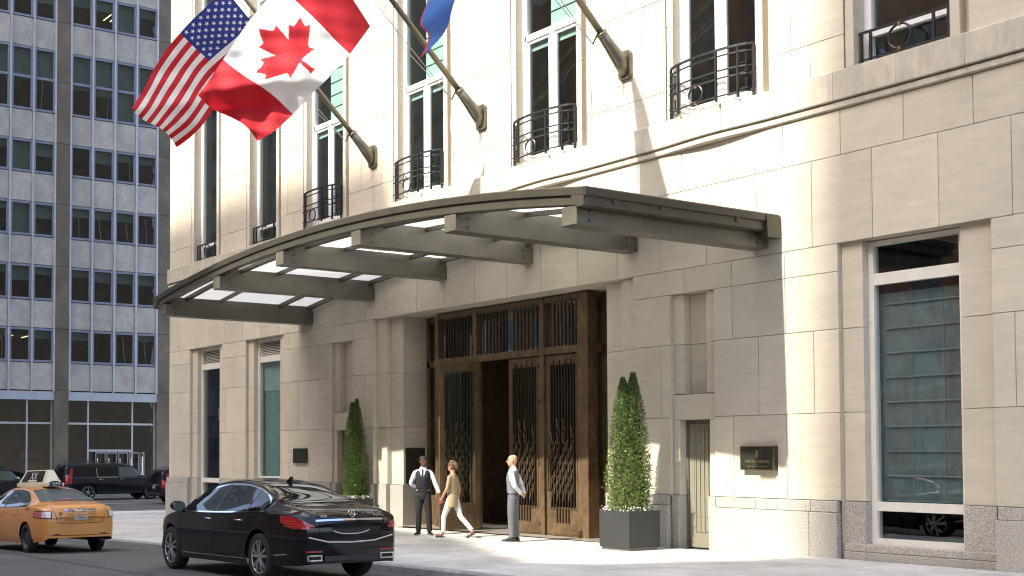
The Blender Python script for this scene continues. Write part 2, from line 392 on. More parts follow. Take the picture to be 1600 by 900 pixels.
# ================================================================== the hotel
CX = -22.65
hotel = thing('hotel_building', 'cream limestone hotel with a granite base and iron railed upper windows', 'hotel', (CX, YW, 0), world=True)
GO = []      # openings of the ground storey (x0, x1, z0, z1)
RW = (-13.32, -10.69); LW2 = (-34.4, -32.05); LW1 = (-38.4, -36.02); RW2 = (-9.4, -6.8)
ND = (-17.04, -15.98); NL = (-29.34, -28.28); EN = (-27.3, -18.0)
for w in (RW, RW2, LW1, LW2, EN): GO.append((w[0], w[1], -1, 5.3))
for w in (ND, NL): GO.append((w[0], w[1], -1, 4.83))
UW = [-37.25, -33.3, -29.6, -25.05, -20.4, -15.77, -12.07, -8.1]
def UI(i): return (UW[i] - 1.12, UW[i] + .81, .20) if 2 <= i <= 5 else (UW[i] - .88, UW[i] + .79, .28)     # window left, right, depth
UO = [(UI(i)[0] - .19, UI(i)[1] + .31, 8.2, 14.4) for i in range(8)] + [(UI(i)[0] - .19, UI(i)[1] + .31, 15.4, 20) for i in range(8)]
X0, X1 = -40.05, -4.0
def cells(x0, x1, z0, z1, ops):
    """split a rectangle into the pieces that no opening covers"""
    xs = sorted({x0, x1} | {v for o in ops for v in o[:2] if x0 < v < x1}); zs = sorted({z0, z1} | {v for o in ops for v in o[2:] if z0 < v < z1})
    for a, b in zip(xs, xs[1:]):
        for c, d in zip(zs, zs[1:]):
            mx, mz = (a + b) / 2, (c + d) / 2
            if not any(o[0] < mx < o[1] and o[2] < mz < o[3] for o in ops): yield a, b, c, d
mb = MB()
for a, b, c, d in cells(X0 + .02, X1, -1, 20.4, GO + UO): mb.quad((a, YW + .1, c), (b, YW + .1, c), (b, YW + .1, d), (a, YW + .1, d))
mb.build('wall_core', MORTAR, hotel, fix=False)
mb = MB(); mb.box(X0 + .1, X1, YW + .1, 48, 20.41, 95); mb.build('tower_wall', LIME, hotel)
# side and back walls, roof
mb = MB(); mb.box(X0 + .02, X0 + .3, YW + .12, 48, -1, 20.4); mb.box(X1 - .3, X1, YW + .12, 48, -1, 20.4); mb.box(X0 + .3, X1 - .3, 47.7, 48, -1, 20.4)
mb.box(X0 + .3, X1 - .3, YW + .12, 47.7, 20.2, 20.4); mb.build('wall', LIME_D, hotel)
nb = [0]
def stone(x0, x1, z0, z1, y=YW, m=None, depth=.3, name='stone_block', g=.004, c=.006):
    if x1 - x0 < .05 or z1 - z0 < .05: return
    mb = MB(); mb.block(x0 + g, x1 - g, z0 + g, z1 - g, y + random.uniform(0, .0025), depth, c)
    mb.build(name, m or LIME, hotel, fix=False); nb[0] += 1
def course(z0, z1, joints, ops, y=YW, m=None, name='stone_block', depth=.3):
    spans = [(X0, X1)]
    for o in ops:
        if o[2] < z1 - .02 and o[3] > z0 + .02:
            ns = []
            for a, b in spans:
                if o[1] <= a or o[0] >= b: ns.append((a, b)); continue
                if o[0] - a > .02: ns.append((a, o[0]))
                if b - o[1] > .02: ns.append((o[1], b))
            spans = ns
    for a, b in spans:
        js = [a] + [j for j in joints if a + .22 < j < b - .22] + [b]
        for p, q in zip(js, js[1:]): stone(p, q, z0, z1, y, m, depth, name)
JA = sorted(-14.39 - 1.155 * k for k in range(-9, 23)); JB = sorted(-14.97 - 1.155 * k for k in range(-9, 23))
course(.97, 2.45, JA, GO); course(2.45, 3.86, JB, GO); course(3.86, 4.83, JA, GO)
# the course above niches runs to the window heads
course(4.83, 5.3, [], [(X0 - 1, X1 + 1, 0, 9)])
for a, b, c, d in cells(X0, X1, 4.83, 5.3, [o for o in GO if o[3] > 5]):
    js = [a] + [j for j in JA if a + .22 < j < b - .22] + [b]
    for p, q in zip(js, js[1:]): stone(p, q, c, d)
course(5.3, 6.79, JB, []); course(6.79, 7.56, JA, [])
pier = []
for z0, z1, k in ((8.2, 8.82, 0), (8.82, 10.66, 1), (10.66, 12.55, 0), (12.55, 14.4, 1)):
    jj = []
    edges = [X0] + [v for o in UO[:8] for v in o[:2]] + [X1]
    for a, b in zip(edges[::2], edges[1::2]):
        w = b - a; jj += [a + w * (.30 if k else .56)] if w < 2.6 else [a + w * .33, a + w * .7]
        if k and w > 2: jj.append(a + w * .74)
    course(z0, z1, sorted(jj), UO)
course(14.4, 15.4, JB, []); course(15.4, 17.3, JA[::2], UO); course(17.3, 19.2, JB[::2], UO)
# ---- sill band with bows under the four balconied windows
BOWS = [c - .155 for c in UW[2:6]]
def bow(x):
    for c in BOWS:
        t = abs(x - c) / 1.45
        if t < 1: return .085 * (.5 + .5 * math.cos(math.pi * t))
    return 0
def band(x0, x1, prof, name, m):
    g = .003; n = max(1, int((x1 - x0) / .16)); mb = MB(); rows = []
    for i in range(n + 1):
        x = x0 + g + (x1 - x0 - 2 * g) * i / n; b = bow(x)
        rows.append([(x, YW - p - b, z) for p, z in prof])
    mb.grid(rows)
    k = len(prof); mb.face(range(k - 1, -1, -1)); mb.face(range(n * k, n * k + k)); o = mb.build(name, m, hotel); shade(o, 30)
JBd = [X0] + sorted(-14.45 - 1.155 * k for k in range(-8, 22)) + [X1]
for p, q in zip(JBd, JBd[1:]):
    band(p, q, [(-.2, 7.7), (.085, 7.7), (.1, 7.715), (.1, 8.185), (.085, 8.2), (-.12, 8.215), (-.2, 8.2)], 'band_stone', BAND)
    band(p, q, [(-.2, 7.565), (.03, 7.565), (.055, 7.585), (.055, 7.665), (.03, 7.69), (-.2, 7.69)], 'band_fillet', BAND)
# ---- granite base
def granite(x0, x1, z0, z1, y=YW - .09, depth=.35, c=.01):
    mb = MB(); mb.block(x0 + .003, x1 - .003, z0, z1, y, depth, c); mb.build('granite_block', GRAN, hotel, fix=False)
GJ = sorted(-13.9 - 2.3 * k for k in range(-5, 13)); GK = sorted(-15.04 - 1.15 * k for k in range(-10, 23))
ops = sorted([(o[0] - .03, o[1] + .03) for o in GO]); edges = [X0 - .1] + [v for o in ops for v in o] + [X1]
for a, b in zip(edges[::2], edges[1::2]):
    js = [a] + [j for j in GJ if a + .3 < j < b - .3] + [b]
    for p, q in zip(js, js[1:]): granite(p, q, -.8, .77)
    js = [a] + [j for j in GK if a + .3 < j < b - .3] + [b]
    for p, q in zip(js, js[1:]): granite(p + .02 * (p == a), q - .02 * (q == b), .775, .965, YW - .05)
# ---- ground floor windows
def room(x0, x1, z0, z1, y, depth, m):
    mb = MB(); y1 = y + depth
    mb.quad((x0, y1, z0), (x1, y1, z0), (x1, y1, z1), (x0, y1, z1)); mb.quad((x0, y, z0), (x0, y1, z0), (x0, y1, z1), (x0, y, z1))
    mb.quad((x1, y, z0), (x1, y1, z0), (x1, y1, z1), (x1, y, z1)); mb.quad((x0, y, z0), (x1, y, z0), (x1, y1, z0), (x0, y1, z0)); mb.quad((x0, y, z1), (x1, y, z1), (x1, y1, z1), (x0, y1, z1))
    mb.build('room_interior', m, hotel, fix=False)
def gwindow(x0, x1, louvre, blind, sillz=.27, wl=.40, wr=.55, small=True):
    YS, YF = YW + .10, YW + .24
    for a, b in ((x0, x0 + wl), (x1 - wr, x1)):          # stepped side strips
        for z0, z1 in ((.97, 2.45), (2.45, 3.86), (3.86, 5.3)): stone(a, b, z0, z1, YS, depth=.4)
        mb = MB(); mb.block(a, b, -.8, .965, YS - .02, .4, .01); mb.build('granite_block', GRAN, hotel, fix=False)
    mb = MB(); mb.box(x0 - .0, x1 + .0, YW + .32, YW + .62, 5.3, 5.5); mb.quad((x0, YW + .02, 5.298), (x1, YW + .02, 5.298), (x1, YF + .1, 5.298), (x0, YF + .1, 5.298))
    for xx in (x0, x1): mb.quad((xx, YW + .02, -.8), (xx, YS + .3, -.8), (xx, YS + .3, 5.298), (xx, YW + .02, 5.298))
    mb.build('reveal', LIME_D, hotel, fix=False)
    for (a, b) in ((x0 + .02, x0 + wl + .01), (x0 + wl + .01, x1 - wr - .01), (x1 - wr - .01, x1 - .02)):
        mb = MB(); mb.block(a, b, -.8, sillz - .13, YW + .02, .6, .008); mb.block(a, b, sillz - .125, sillz, YW - .0 + .03, .6, .012); mb.build('granite_sill', GRAN, hotel, fix=False)
    fx0, fx1 = x0 + wl - .0, x1 - wr + .0; f = .10
    fr = MB()
    fr.box(fx0, fx0 + f, YF, YF + .14, sillz, 5.28); fr.box(fx1 - f, fx1, YF, YF + .14, sillz, 5.28)
    zs = [sillz, sillz + .1, .82, .97, 4.55 if not louvre else 4.58, 4.74 if not louvre else 4.76, 5.2, 5.28]
    if not small: zs[1:3] = []; zs = [sillz, .97] + zs[3 - 1 + 0:] if False else [sillz, 1.09, 1.09, 1.09] + zs[-4:]
    for a, b in ((zs[0], zs[1]), (zs[2], zs[3]), (zs[4], zs[5]), (zs[6], zs[7])):
        if b - a > .01: fr.box(fx0 + f, fx1 - f, YF + .01, YF + .13, a, b)
    win = fr.build('window', CREAM, hotel)
    for a, b in ((zs[1], zs[2]), (zs[3], zs[4]), (zs[5], zs[6])):
        if b - a < .02: continue
        if louvre and a == zs[5]:
            n = 9
            for i in range(n):
                z = a + (b - a) * (i + .15) / n; mb = MB()
                mb.hexa([(fx0 + f, YF + .02, z), (fx1 - f, YF + .02, z), (fx1 - f, YF + .1, z + .03), (fx0 + f, YF + .1, z + .03), (fx0 + f, YF + .02, z + .012), (fx1 - f, YF + .02, z + .012), (fx1 - f, YF + .1, z + .042), (fx0 + f, YF + .1, z + .042)])
                mb.build('louvre_slat', CREAM, win)
            mb = MB(); mb.box(fx0 + f, fx1 - f, YF + .11, YF + .13, a, b); mb.build('louvre_back', DARKROOM, win)
        else:
            mb = MB(); mb.quad((fx0 + f, YF + .07, a), (fx1 - f, YF + .07, a), (fx1 - f, YF + .07, b), (fx0 + f, YF + .07, b)); mb.build('pane', GLASSD, win, fix=False)
    room(fx0 - .6, fx1 + .6, sillz - .1, 5.4, YF + .14, 2.4, DARKROOM)
    return win, fx0 + f, fx1 - f, YF
win, a, b, yf = gwindow(*RW, False, None)
# screen of thin rails inside the large window
BLD = mat('screen_fabric', (.26, .30, .31), .9, nscale=6, namp=.25, nstretch=(1, 1, .4), wear=.3, wscale=2)
RAILM = mat('screen_rail', (.42, .50, .52), .4, metal=.4)
mb = MB(); mb.box(a - .05, b + .3, yf + .19, yf + .21, .9, 4.42); mb.build('window_screen', BLD, win)
for i in range(9):
    z = .99 + i * .405; mb = MB(); mb.tube([(a + .1, yf + .17, z), (b + .3, yf + .17, z)], .014, 6); mb.build('screen_rail', RAILM, win)
for xx in (a + .55, a + 1.1):
    mb = MB(); mb.tube([(xx, yf + .175, .95), (xx, yf + .175, 4.45)], .007, 5); mb.build('screen_cord', RAILM, win)
win, a, b, yf = gwindow(*LW2, True, None, sillz=.95, small=False, wl=.36, wr=.36)
mb = MB(); mb.box(a - .05, b + .2, yf + .21, yf + .23, .9, 3.75); mb.build('window_blind', TEAL, win)
mb = MB(); mb.box(a - .05, b + .2, yf + .18, yf + .20, 3.7, 4.6); mb.build('window_blind', BLIND, win)
win, a, b, yf = gwindow(*LW1, True, None, sillz=.3, wl=.40, wr=.36)
# a lamp stand behind the corner window
mb = MB(); mb.tube([(a + .75, yf + .5, .3), (a + .75, yf + .5, 2.9)], .035, 8); mb.box(a + .45, a + .95, yf + .35, yf + .7, 2.9, 3.3); mb.tube([(a + .7, yf + .5, 2.7), (a + 1.0, yf + .5, 2.0), (a + .72, yf + .5, 1.1)], .02, 6)
mb.build('stand', mat('stand_metal', (.3, .32, .34), .4, metal=.5), win)
gwindow(*RW2, False, None)
# ---- niches with service doors below
DOORP = mat('service_door_paint', (.235, .215, .16), .5, nscale=4, namp=.06)
DOORF = mat('service_door_frame', (.12, .11, .085), .5)
def niche(x0, x1, flip):
    # blind niche above: outer strip then a deeper panel
    s = .26
    stone(x0, x0 + s, 2.9, 3.86, YW + .1); stone(x0, x0 + s, 3.86, 4.82, YW + .1)
    stone(x1 - s, x1, 2.9, 3.86, YW + .1); stone(x1 - s, x1, 3.86, 4.82, YW + .1)
    stone(x0 + s, x1 - s, 2.9, 3.86, YW + .28); stone(x0 + s, x1 - s, 3.86, 4.82, YW + .28)
    mb = MB(); mb.block(x0 + .004, x1 - .004, 2.41, 2.89, YW + .06, .4, .012); mb.build('lintel_stone', LIME, hotel, fix=False)
    mb = MB(); mb.quad((x0, YW + .02, 4.828), (x1, YW + .02, 4.828), (x1, YW + .5, 4.828), (x0, YW + .5, 4.828))
    for xx in (x0 + .001, x1 - .001): mb.quad((xx, YW + .02, 2.4), (xx, YW + .5, 2.4), (xx, YW + .5, 4.83), (xx, YW + .02, 4.83))
    mb.build('reveal', LIME_D, hotel, fix=False)
    # door recess
    d = MB(); j = .17
    for a, b in ((x0, x0 + j), (x1 - j, x1)):
        stone(a, b, .97, 2.41, YW + .06, depth=.5); mb = MB(); mb.block(a, b, -.8, .965, YW - .0, .55, .01); mb.build('granite_block', GRAN, hotel, fix=False)
    a, b = x0 + j, x1 - j; yd = YW + .26
    fr = MB(); fr.box(a, a + .05, yd - .03, yd + .1, -.1, 2.4); fr.box(b - .05, b, yd - .03, yd + .1, -.1, 2.4); fr.box(a + .05, b - .05, yd - .03, yd + .1, 2.34, 2.4)
    door = fr.build('service_door', DOORF, hotel); a += .05; b -= .05; zb = walk_z((a + b) / 2, YW) + .015
    mb = MB(); mb.box(a + .004, b - .004, yd, yd + .06, zb, 2.335); mb.build('door_leaf', DOORP, door)
    w = b - a; n = 4
    for i in range(n + 1):
        x = a + w * (.26 + .66 * i / n); mb = MB(); mb.box(x - .012, x + .012, yd - .022, yd, .27, 2.26); mb.build('door_rib', DOORP, door)
    for z in (.28, .57, 2.13):
        mb = MB(); mb.box(a + w * .18, b - .01, yd - .014, yd, z, z + .02); mb.build('door_rail', DOORP, door)
    mb = MB(); mb.box(a + w * .2, a + w * .215, yd - .012, yd, .57, 2.15); mb.build('door_rib', DOORP, door)
niche(*ND, False); niche(*NL, True)
# ---- upper windows
def uwindow(i, z0, z1, bowed):
    i0, i1, dp = UI(i); YF = YW + dp; o0, o1 = i0 - .19, i1 + .31
    mb = MB()
    for a, b in ((o0, i0), (i1, o1)): mb.quad((a, YW + .16, z0), (b, YW + .16, z0), (b, YW + .16, z1), (a, YW + .16, z1))
    for xx, yy in ((o0, YW + .16), (o1, YW + .16), (i0, YF + .12), (i1, YF + .12)): mb.quad((xx, YW + .012, z0), (xx, yy, z0), (xx, yy, z1), (xx, YW + .012, z1))
    mb.quad((o0, YW, z1), (o1, YW, z1), (o1, YF + .1, z1), (o0, YF + .1, z1)); mb.quad((o0, YW - .05, z0 + .018), (o1, YW - .05, z0 + .018), (o1, YF + .1, z0 + .03), (o0, YF + .1, z0 + .03))
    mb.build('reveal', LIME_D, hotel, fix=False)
    for a, b in ((o0 + .02, i0 - .002), (i1 + .002, i1 + .17)):
        zz = z0
        while zz < z1 - .1:
            ze = min(zz + 1.87, z1); stone(a, b, zz, ze, YW + .004, depth=.3, name='architrave_stone'); zz = ze
    f = .085; fr = MB(); a, b = i0, i1
    fr.box(a, a + f * 1.6, YF, YF + .12, z0 + .03, z1); fr.box(b - f, b, YF, YF + .12, z0 + .03, z1); fr.box(a + f, b - f, YF, YF + .12, z1 - .1, z1)
    if bowed:
        zt = z0 + 2.85; fr.box(a + f, b - f, YF, YF + .12, zt, zt + .14); fr.box(a + f, b - f, YF + .01, YF + .11, z0 + .03, z0 + .15)
        xm = (a + b) / 2; fr.box(xm - .075, xm + .075, YF + .01, YF + .11, z0 + .15, zt)
        ms = [(a + f * 1.6, xm - .075, z0 + .15, zt), (xm + .075, b - f, z0 + .15, zt), (a + f * 1.6, b - f, zt + .14, z1 - .1)]
        for p, q, r_, s_ in ms[:2]:
            for u0, u1, v0, v1 in ((p, p + .06, r_, s_), (q - .06, q, r_, s_), (p + .06, q - .06, r_, r_ + .09), (p + .06, q - .06, s_ - .07, s_)): fr.box(u0, u1, YF + .03, YF + .09, v0, v1)
    else:
        zt = z0 + .52; fr.box(a + f, b - f, YF, YF + .12, zt, zt + .12); fr.box(a + f, b - f, YF + .01, YF + .11, z0 + .03, z0 + .13)
        ms = [(a + f * 1.6, b - f, z0 + .13, zt), (a + f * 1.6, b - f, zt + .12, z1 - .1)]
    win = fr.build('window', WHITE, hotel)
    for p, q, r_, s_ in ms:
        mb = MB(); mb.quad((p, YF + .06, r_), (q, YF + .06, r_), (q, YF + .06, s_), (p, YF + .06, s_)); mb.build('pane', GLASS, win, fix=False)
    room(a - .5, b + .5, z0, z1, YF + .13, 2.6, ROOM)
    mb = MB(); mb.box(a - .02, b - .5 if bowed else b, YF + .28, YF + .30, zt + .1, z1); 
    if bowed:
        mb = MB(); mb.box((a + b) / 2 - .15, b + .02, YF + .125, YF + .14, zt + .12, z1); o = mb.build('window_blind', BLIND, win)
        for i in range(10):
            z = zt + .5 + i * .36
            if z < z1: mb = MB(); mb.box((a + b) / 2 - .15, b + .02, YF + .11, YF + .125, z, z + .018); mb.build('blind_fold', DARKROOM, win)
        mb = MB(); mb.box(a + .1, b + .02, YF + .125, YF + .14, zt - .22, zt - .02); mb.build('window_blind', BLIND, win)
    return win
def railing(i, z0, bowed):
    i0, i1, dp = UI(i); c = (i0 + i1) / 2
    h = .95 if bowed else .55; w = (i1 - i0) / 2 + (.01 if bowed else -.02)
    B = .24 if bowed else 0
    yb = YW - (.03 if bowed else -.12)
    def P(t, z):
        """t -1..1 along the rail"""
        return (c + t * w, yb - B * (1 - t * t) ** .6 - (0.02 if bowed else 0), z)
    ts = [-1 + .1 * i for i in range(21)]
    rl = MB(); rl.tube([P(t, z0 + h) for t in ts], .028, 4); r = rl.build('balcony_railing', IRON, hotel)
    hs = (.09, .42, .56, .83) if bowed else (.09,)
    for q in hs: mb = MB(); mb.tube([P(t, z0 + q) for t in ts], .018, 4); mb.build('rail', IRON, r)
    for t in ((-1, -.66, .32, .76, 1) if bowed else (-.95, -.74, .62, .93)):
        p, q = P(t, z0 - .0), P(t, z0 + h); mb = MB(); mb.bar((p[0], p[1], z0 + .0), q, .04); mb.build('baluster', IRON, r)
    # ring with brass studs
    t = -.17 if bowed else -.1; rr = .16 if bowed else .2; zc = z0 + .09 + rr + (.0 if bowed else .03); p = P(t, zc)
    mb = MB(); mb.tube([(p[0] + rr * math.cos(k * math.pi / 14), p[1], zc + rr * math.sin(k * math.pi / 14)) for k in range(29)], .02, 6, cap=False); mb.build('ring', IRON, r)
    for dz in (-rr, rr): mb = MB(); mb.box(p[0] - .022, p[0] + .022, p[1] - .022, p[1] + .022, zc + dz - .03, zc + dz + .03); mb.build('stud', BRASS, r)
    if bowed:     # stepped key-pattern ends
        for sgn in (-1, 1):
            for zz in (.15, .45, .62):
                p = P(sgn * .86, z0 + zz); mb = MB()
                mb.bar((p[0] - .09, p[1], p[2]), (p[0] + .09, p[1], p[2]), .02); mb.bar((p[0] + .06, p[1], p[2] - .0), (p[0] + .06, p[1], p[2] + .17), .02); mb.build('key_pattern', IRON, r)
            p = P(sgn, z0 + .8); mb = MB()
            for zz in (.1, .5, .85): mb.bar((p[0], p[1] + .01, z0 + zz), (p[0], YW + .12, z0 + zz), .02)
            mb.build('wall_tie', IRON, r)
for i, c in enumerate(UW):
    b = 2 <= i <= 5
    uwindow(i, 8.2, 14.4, b); railing(i, 8.22, b)
    if i < 4: uwindow(i, 15.4, 20, False)
# ================================================================== entrance recess
JL, JR = -26.3, -19.0; YB = 19.45                     # stone jambs, back wall of the recess
for sgn, xe, xj in ((1, EN[0], JL), (-1, EN[1], JR)):    # stepped side strips
    st = [(xe, xe + sgn * .46, YW + .13), (xe + sgn * .46, xj, YW + .26)]
    for a, b, y in st:
        a, b = min(a, b), max(a, b)
        for z0, z1 in ((.97, 2.45), (2.45, 3.86), (3.86, 5.3)): stone(a, b, z0, z1, y, depth=.5)
        mb = MB(); mb.block(a, b, -.8, .965, y - .05, .5, .01); mb.build('granite_block', GRAN, hotel, fix=False)
    for z0, z1 in ((.97, 2.45), (2.45, 3.86), (3.86, 5.3)):   # jamb faces
        mb = MB(); t = -sgn * .12
        mb.box(min(xj, xj + t), max(xj, xj + t), YW + .262, YB + .1, z0 + .003, z1 - .003); mb.build('jamb_stone', LIME, hotel)
    mb = MB(); t = -sgn * .12; xa = xj + sgn * .03; mb.box(min(xa, xj + t), max(xa, xj + t), YW + .215, YB + .1, -.8, .967); mb.build('granite_block', GRAN, hotel)
mb = MB(); mb.box(EN[0] - .05, EN[1] + .05, YW + .02, YB + .3, 5.302, 5.45); mb.build('soffit', LIME, hotel)
# lobby behind the doors
room(-26.3, -19.0, -.15, 5.4, YB + .05, 5.5, mat('lobby_panelling', (.16, .10, .06), .6, nscale=3, namp=.3))
LF = mat('lobby_floor', (.3, .27, .23), .3, nscale=4, namp=.15)
mb = MB(); mb.quad((-26.3, 18.4, -.06), (-19, 18.4, -.05), (-19, 25, -.05), (-26.3, 25, -.06)); mb.build('lobby_floor', LF, hotel, fix=False)
# dark panel on the jamb
mb = MB(); mb.box(JL, JL + .03, 18.72, 19.32, 1.0, 1.92); o = mb.build('jamb_panel', mat('jamb_panel_metal', (.05, .042, .035), .5, metal=.4, nscale=8, namp=.3), hotel)
# ---- bronze front: posts, transoms, fanlights, doors
VY = 19.0; VX = [-25.41, -23.79, -21.38, -19.88]; PW = .13
ves = MB()
for x in (-25.31, -23.79, -21.38): ves.box(x - PW / 2, x + PW / 2, VY - .02, VY + .16, -.1, 5.26)
ves.box(-20.2, -19.88, VY - .05, VY + .24, -.1, 5.27)                    # corner post
ves.box(-25.41, -20.2, VY, VY + .14, 5.14, 5.26); ves.box(-25.41, -20.2, VY - .03, VY + .15, 3.98, 4.14)
ves.box(-19.98, -19.885, VY + .24, YB + .06, 5.14, 5.26); ves.box(-20.0, -19.87, VY + .24, YB + .06, 3.98, 4.16); ves.box(-19.98, -19.885, VY + .24, YB + .06, -.1, .62)
ves.box(-20.0, -19.87, YB - .04, YB + .06, -.1, 5.26); ves.box(-19.88, -19.02, YB, YB + .1, -.1, 5.28)
ves.box(-26.28, -25.41, YB - .06, YB + .1, 3.98, 4.14); ves.box(-26.28, -25.41, YB - .05, YB + .1, 5.14, 5.28); ves.box(-26.28, -26.16, YB - .06, YB + .1, -.1, 5.28); ves.box(-25.52, -25.39, VY + .16, YB + .1, -.1, 5.28)
ves.box(-26.28, -25.41, YB - .05, YB + .08, -.1, .7)
entr = ves.build('entrance_frame', DOORM, hotel)
for a, b, c, d in ((-26.16, -25.52, .7, 3.98), (-26.16, -25.52, 4.14, 5.14)):
    mb = MB(); mb.quad((a, YB, c), (b, YB, c), (b, YB, d), (a, YB, d)); mb.build('pane', GLASSD, entr, fix=False)
for c, d in ((.62, 3.98), (4.16, 5.14)):
    mb = MB(); mb.quad((-19.93, VY + .24, c), (-19.93, YB - .04, c), (-19.93, YB - .04, d), (-19.93, VY + .24, d)); mb.build('pane', GLASSD, entr, fix=False)
FANG = glass_mat('fanlight_glass', (.66, .74, .74), .34, .006, .9)
for k, (a, b) in enumerate(((-25.22, -23.88), (-23.7, -21.47), (-21.29, -20.2))):       # fanlights with bars
    mb = MB(); mb.quad((a, VY + .08, 4.14), (b, VY + .08, 4.14), (b, VY + .08, 5.14), (a, VY + .08, 5.14)); pn = mb.build('fanlight', FANG, entr, fix=False)
    xs_ = [a + (b - a) * t for t in ((.12, .2, .28, .36, .44, .52, .6, .68, .76, .86) if k == 0 else (.1, .155, .21, .265, .32, .375, .42, .6, .655, .71, .765, .82, .9) if k == 1 else (.16, .27, .38, .49, .6, .71, .8))]
    for i, x in enumerate(xs_):
        mb = MB(); e = .06 if i % 3 else 0; mb.box(x - .015, x + .015, VY + .0, VY + .03, 4.14 + e * 0, 5.14 - e); mb.build('grille_bar', DOORD, entr)
TRAC = mat('tracery_bronze_lit', (.24, .17, .10), .35, metal=.6, nscale=14, namp=.3)  # lighter than the grille bronze: light on the lattice put into the colour
def door_leaf(w, handle_side, name='entrance_door', h=4.02, bars=7):
    """leaf in local space: hinge at origin, runs along +x, faces -y; returns its frame"""
    s = .135; t = .06; zb = .02
    fr = MB(); fr.box(0, s, 0, t, zb, h); fr.box(w - s, w, 0, t, zb, h); fr.box(s, w - s, 0, t, h - .22, h); fr.box(s, w - s, 0, t, zb, .64)
    fr.box(.03, w - .03, -.012, 0, zb + .03, .12); fr.box(s - .05, s, -.012, 0, .6, h - .2); fr.box(w - s, w - s + .05, -.012, 0, .6, h - .2); fr.box(s, w - s, -.012, 0, .6, .64); fr.box(s, w - s, -.012, 0, h - .22, h - .18)
    d = fr.build(name, DOORM)
    mb = MB(); mb.quad((s, t * .6, .64), (w - s, t * .6, .64), (w - s, t * .6, h - .22), (s, t * .6, h - .22)); mb.build('pane', GLASSD, d, fix=False)
    g0, g1 = s + .04, w - s - .04; st = (g1 - g0) / (bars - 1)
    for i in range(bars):
        x = g0 + st * i; lo = .3 if 2 <= i <= bars - 3 else .6
        mb = MB(); mb.box(x - .011, x + .011, -.035, -.012, lo, h - .12 if i % 2 else h - .2); mb.build('grille_bar', DOORD, d)
    # stepped honeycomb tracery, denser towards the foot
    for i in range(bars - 1):
        x0, x1 = g0 + st * i, g0 + st * (i + 1); xm = (x0 + x1) / 2
        z = .78 + (.14 if i % 2 else 0); topz = (2.3, 2.0, 2.6, 1.8, 2.45, 2.1, 1.9)[i % 7]
        mb = MB()
        while z < topz:
            pts = [(x0, -.03, z), (xm, -.045, z + .07), (xm, -.045, z + .19), (x1, -.03, z + .27)] if int(z * 7 + i) % 2 else [(x1, -.03, z), (xm, -.045, z + .07), (xm, -.045, z + .19), (x0, -.03, z + .27)]
            mb.tube(pts, .012, 4); z += .31
        mb.build('grille_tracery', TRAC, d)
    hx = w - .1 if handle_side > 0 else .1
    for k in (0, 1):
        mb = MB(); xx = hx - .03 + k * .06; mb.tube([(xx, -.02, 1.0), (xx, -.07, 1.03), (xx, -.07, 1.75), (xx, -.02, 1.78)], .012, 6); mb.build('handle', DOORD, d)
    for z in (.25, 1.6, 3.0, 3.8):
        mb = MB(); x = .02 if handle_side > 0 else w - .02; mb.box(x - .03, x + .03, -.03, .0, z - .05, z + .05); mb.build('hinge', DOORD, d)
    return d
zb = -.06
specs = [((-25.22, VY + .03, zb), 0, 1.33, -1), ((-23.69, VY + .01, zb), -97, 1.10, 1), ((-22.575, VY + .03, zb), 0, 1.10, -1), ((-21.29, VY + .03, zb), 0, 1.085, -1)]
for loc, rz, w, hs in specs:
    d = door_leaf(w, hs, bars=9)
    d.parent = hotel; d.matrix_parent_inverse = Matrix.Translation(-Vector(hotel.location)); d.location = loc; d.rotation_euler = (0, 0, R(rz))
# ---- plaques
PLQ = mat('plaque_face', (.035, .037, .028), .35, metal=.3, nscale=30, namp=.15)
pl = thing('hotel_plaque', 'black and gold name plaque with a tree emblem on the stone wall', 'plaque', (-14.94, YW - .02, 1.48), world=True)
mb = MB(); mb.box(-15.31, -14.575, YW - .1, YW - .002, 1.47, 1.9); mb.build('backing', DOORD, pl)
for q_ in ((-15.31, -14.575, 1.47, 1.484), (-15.31, -14.575, 1.886, 1.9), (-15.31, -15.296, 1.484, 1.886), (-14.589, -14.575, 1.484, 1.886)): mb = MB(); mb.box(q_[0], q_[1], YW - .106, YW - .0995, q_[2], q_[3]); mb.build('gilt_border', BRASS, pl)
mb = MB(); mb.box(-15.285, -14.6, YW - .108, YW - .1, 1.492, 1.878); mb.build('face', PLQ, pl)
MX = lambda x, z, y=YW - .11: Matrix.Translation((x, y, z)) @ Matrix.Rotation(R(90), 4, 'X')
GOLD = mat('gold_leaf', (.75, .58, .28), .35, metal=.9)
lettering('lettering', 'FOUR SEASONS', .066, GOLD, pl, MX(-14.94, 1.622), .002, 1.12); lettering('lettering', 'HOTEL', .026, GOLD, pl, MX(-14.94, 1.575), .002)
lettering('lettering', 'NEW YORK DOWNTOWN', .03, GOLD, pl, MX(-14.94, 1.533), .002, 1.15)
mb = MB(); yy = YW - .112
mb.box(-14.943, -14.937, yy, yy + .004, 1.66, 1.83)
for i, (w, z) in enumerate(((.02, 1.815), (.03, 1.79), (.036, 1.763), (.038, 1.735), (.032, 1.707))):
    for sg in (-1, 1): mb.prism([(-14.94, z), (-14.94 + sg * w, z + .008), (-14.94 + sg * w * .8, z - .012), (-14.94 + sg * .004, z - .012)], 'y', yy, yy + .004)
mb.build('tree_emblem', GOLD, pl)
p2 = thing('wall_plaque', 'small plain dark metal plaque between the teal window and the niche', 'plaque', (-31.0, YW - .02, 1.5), world=True)
mb = MB(); mb.box(-31.36, -30.64, YW - .07, YW - .002, 1.5, 1.92); mb.build('backing', DOORD, p2); mb = MB(); mb.box(-31.33, -30.67, YW - .076, YW - .07, 1.53, 1.89); mb.build('face', PLQ, p2)
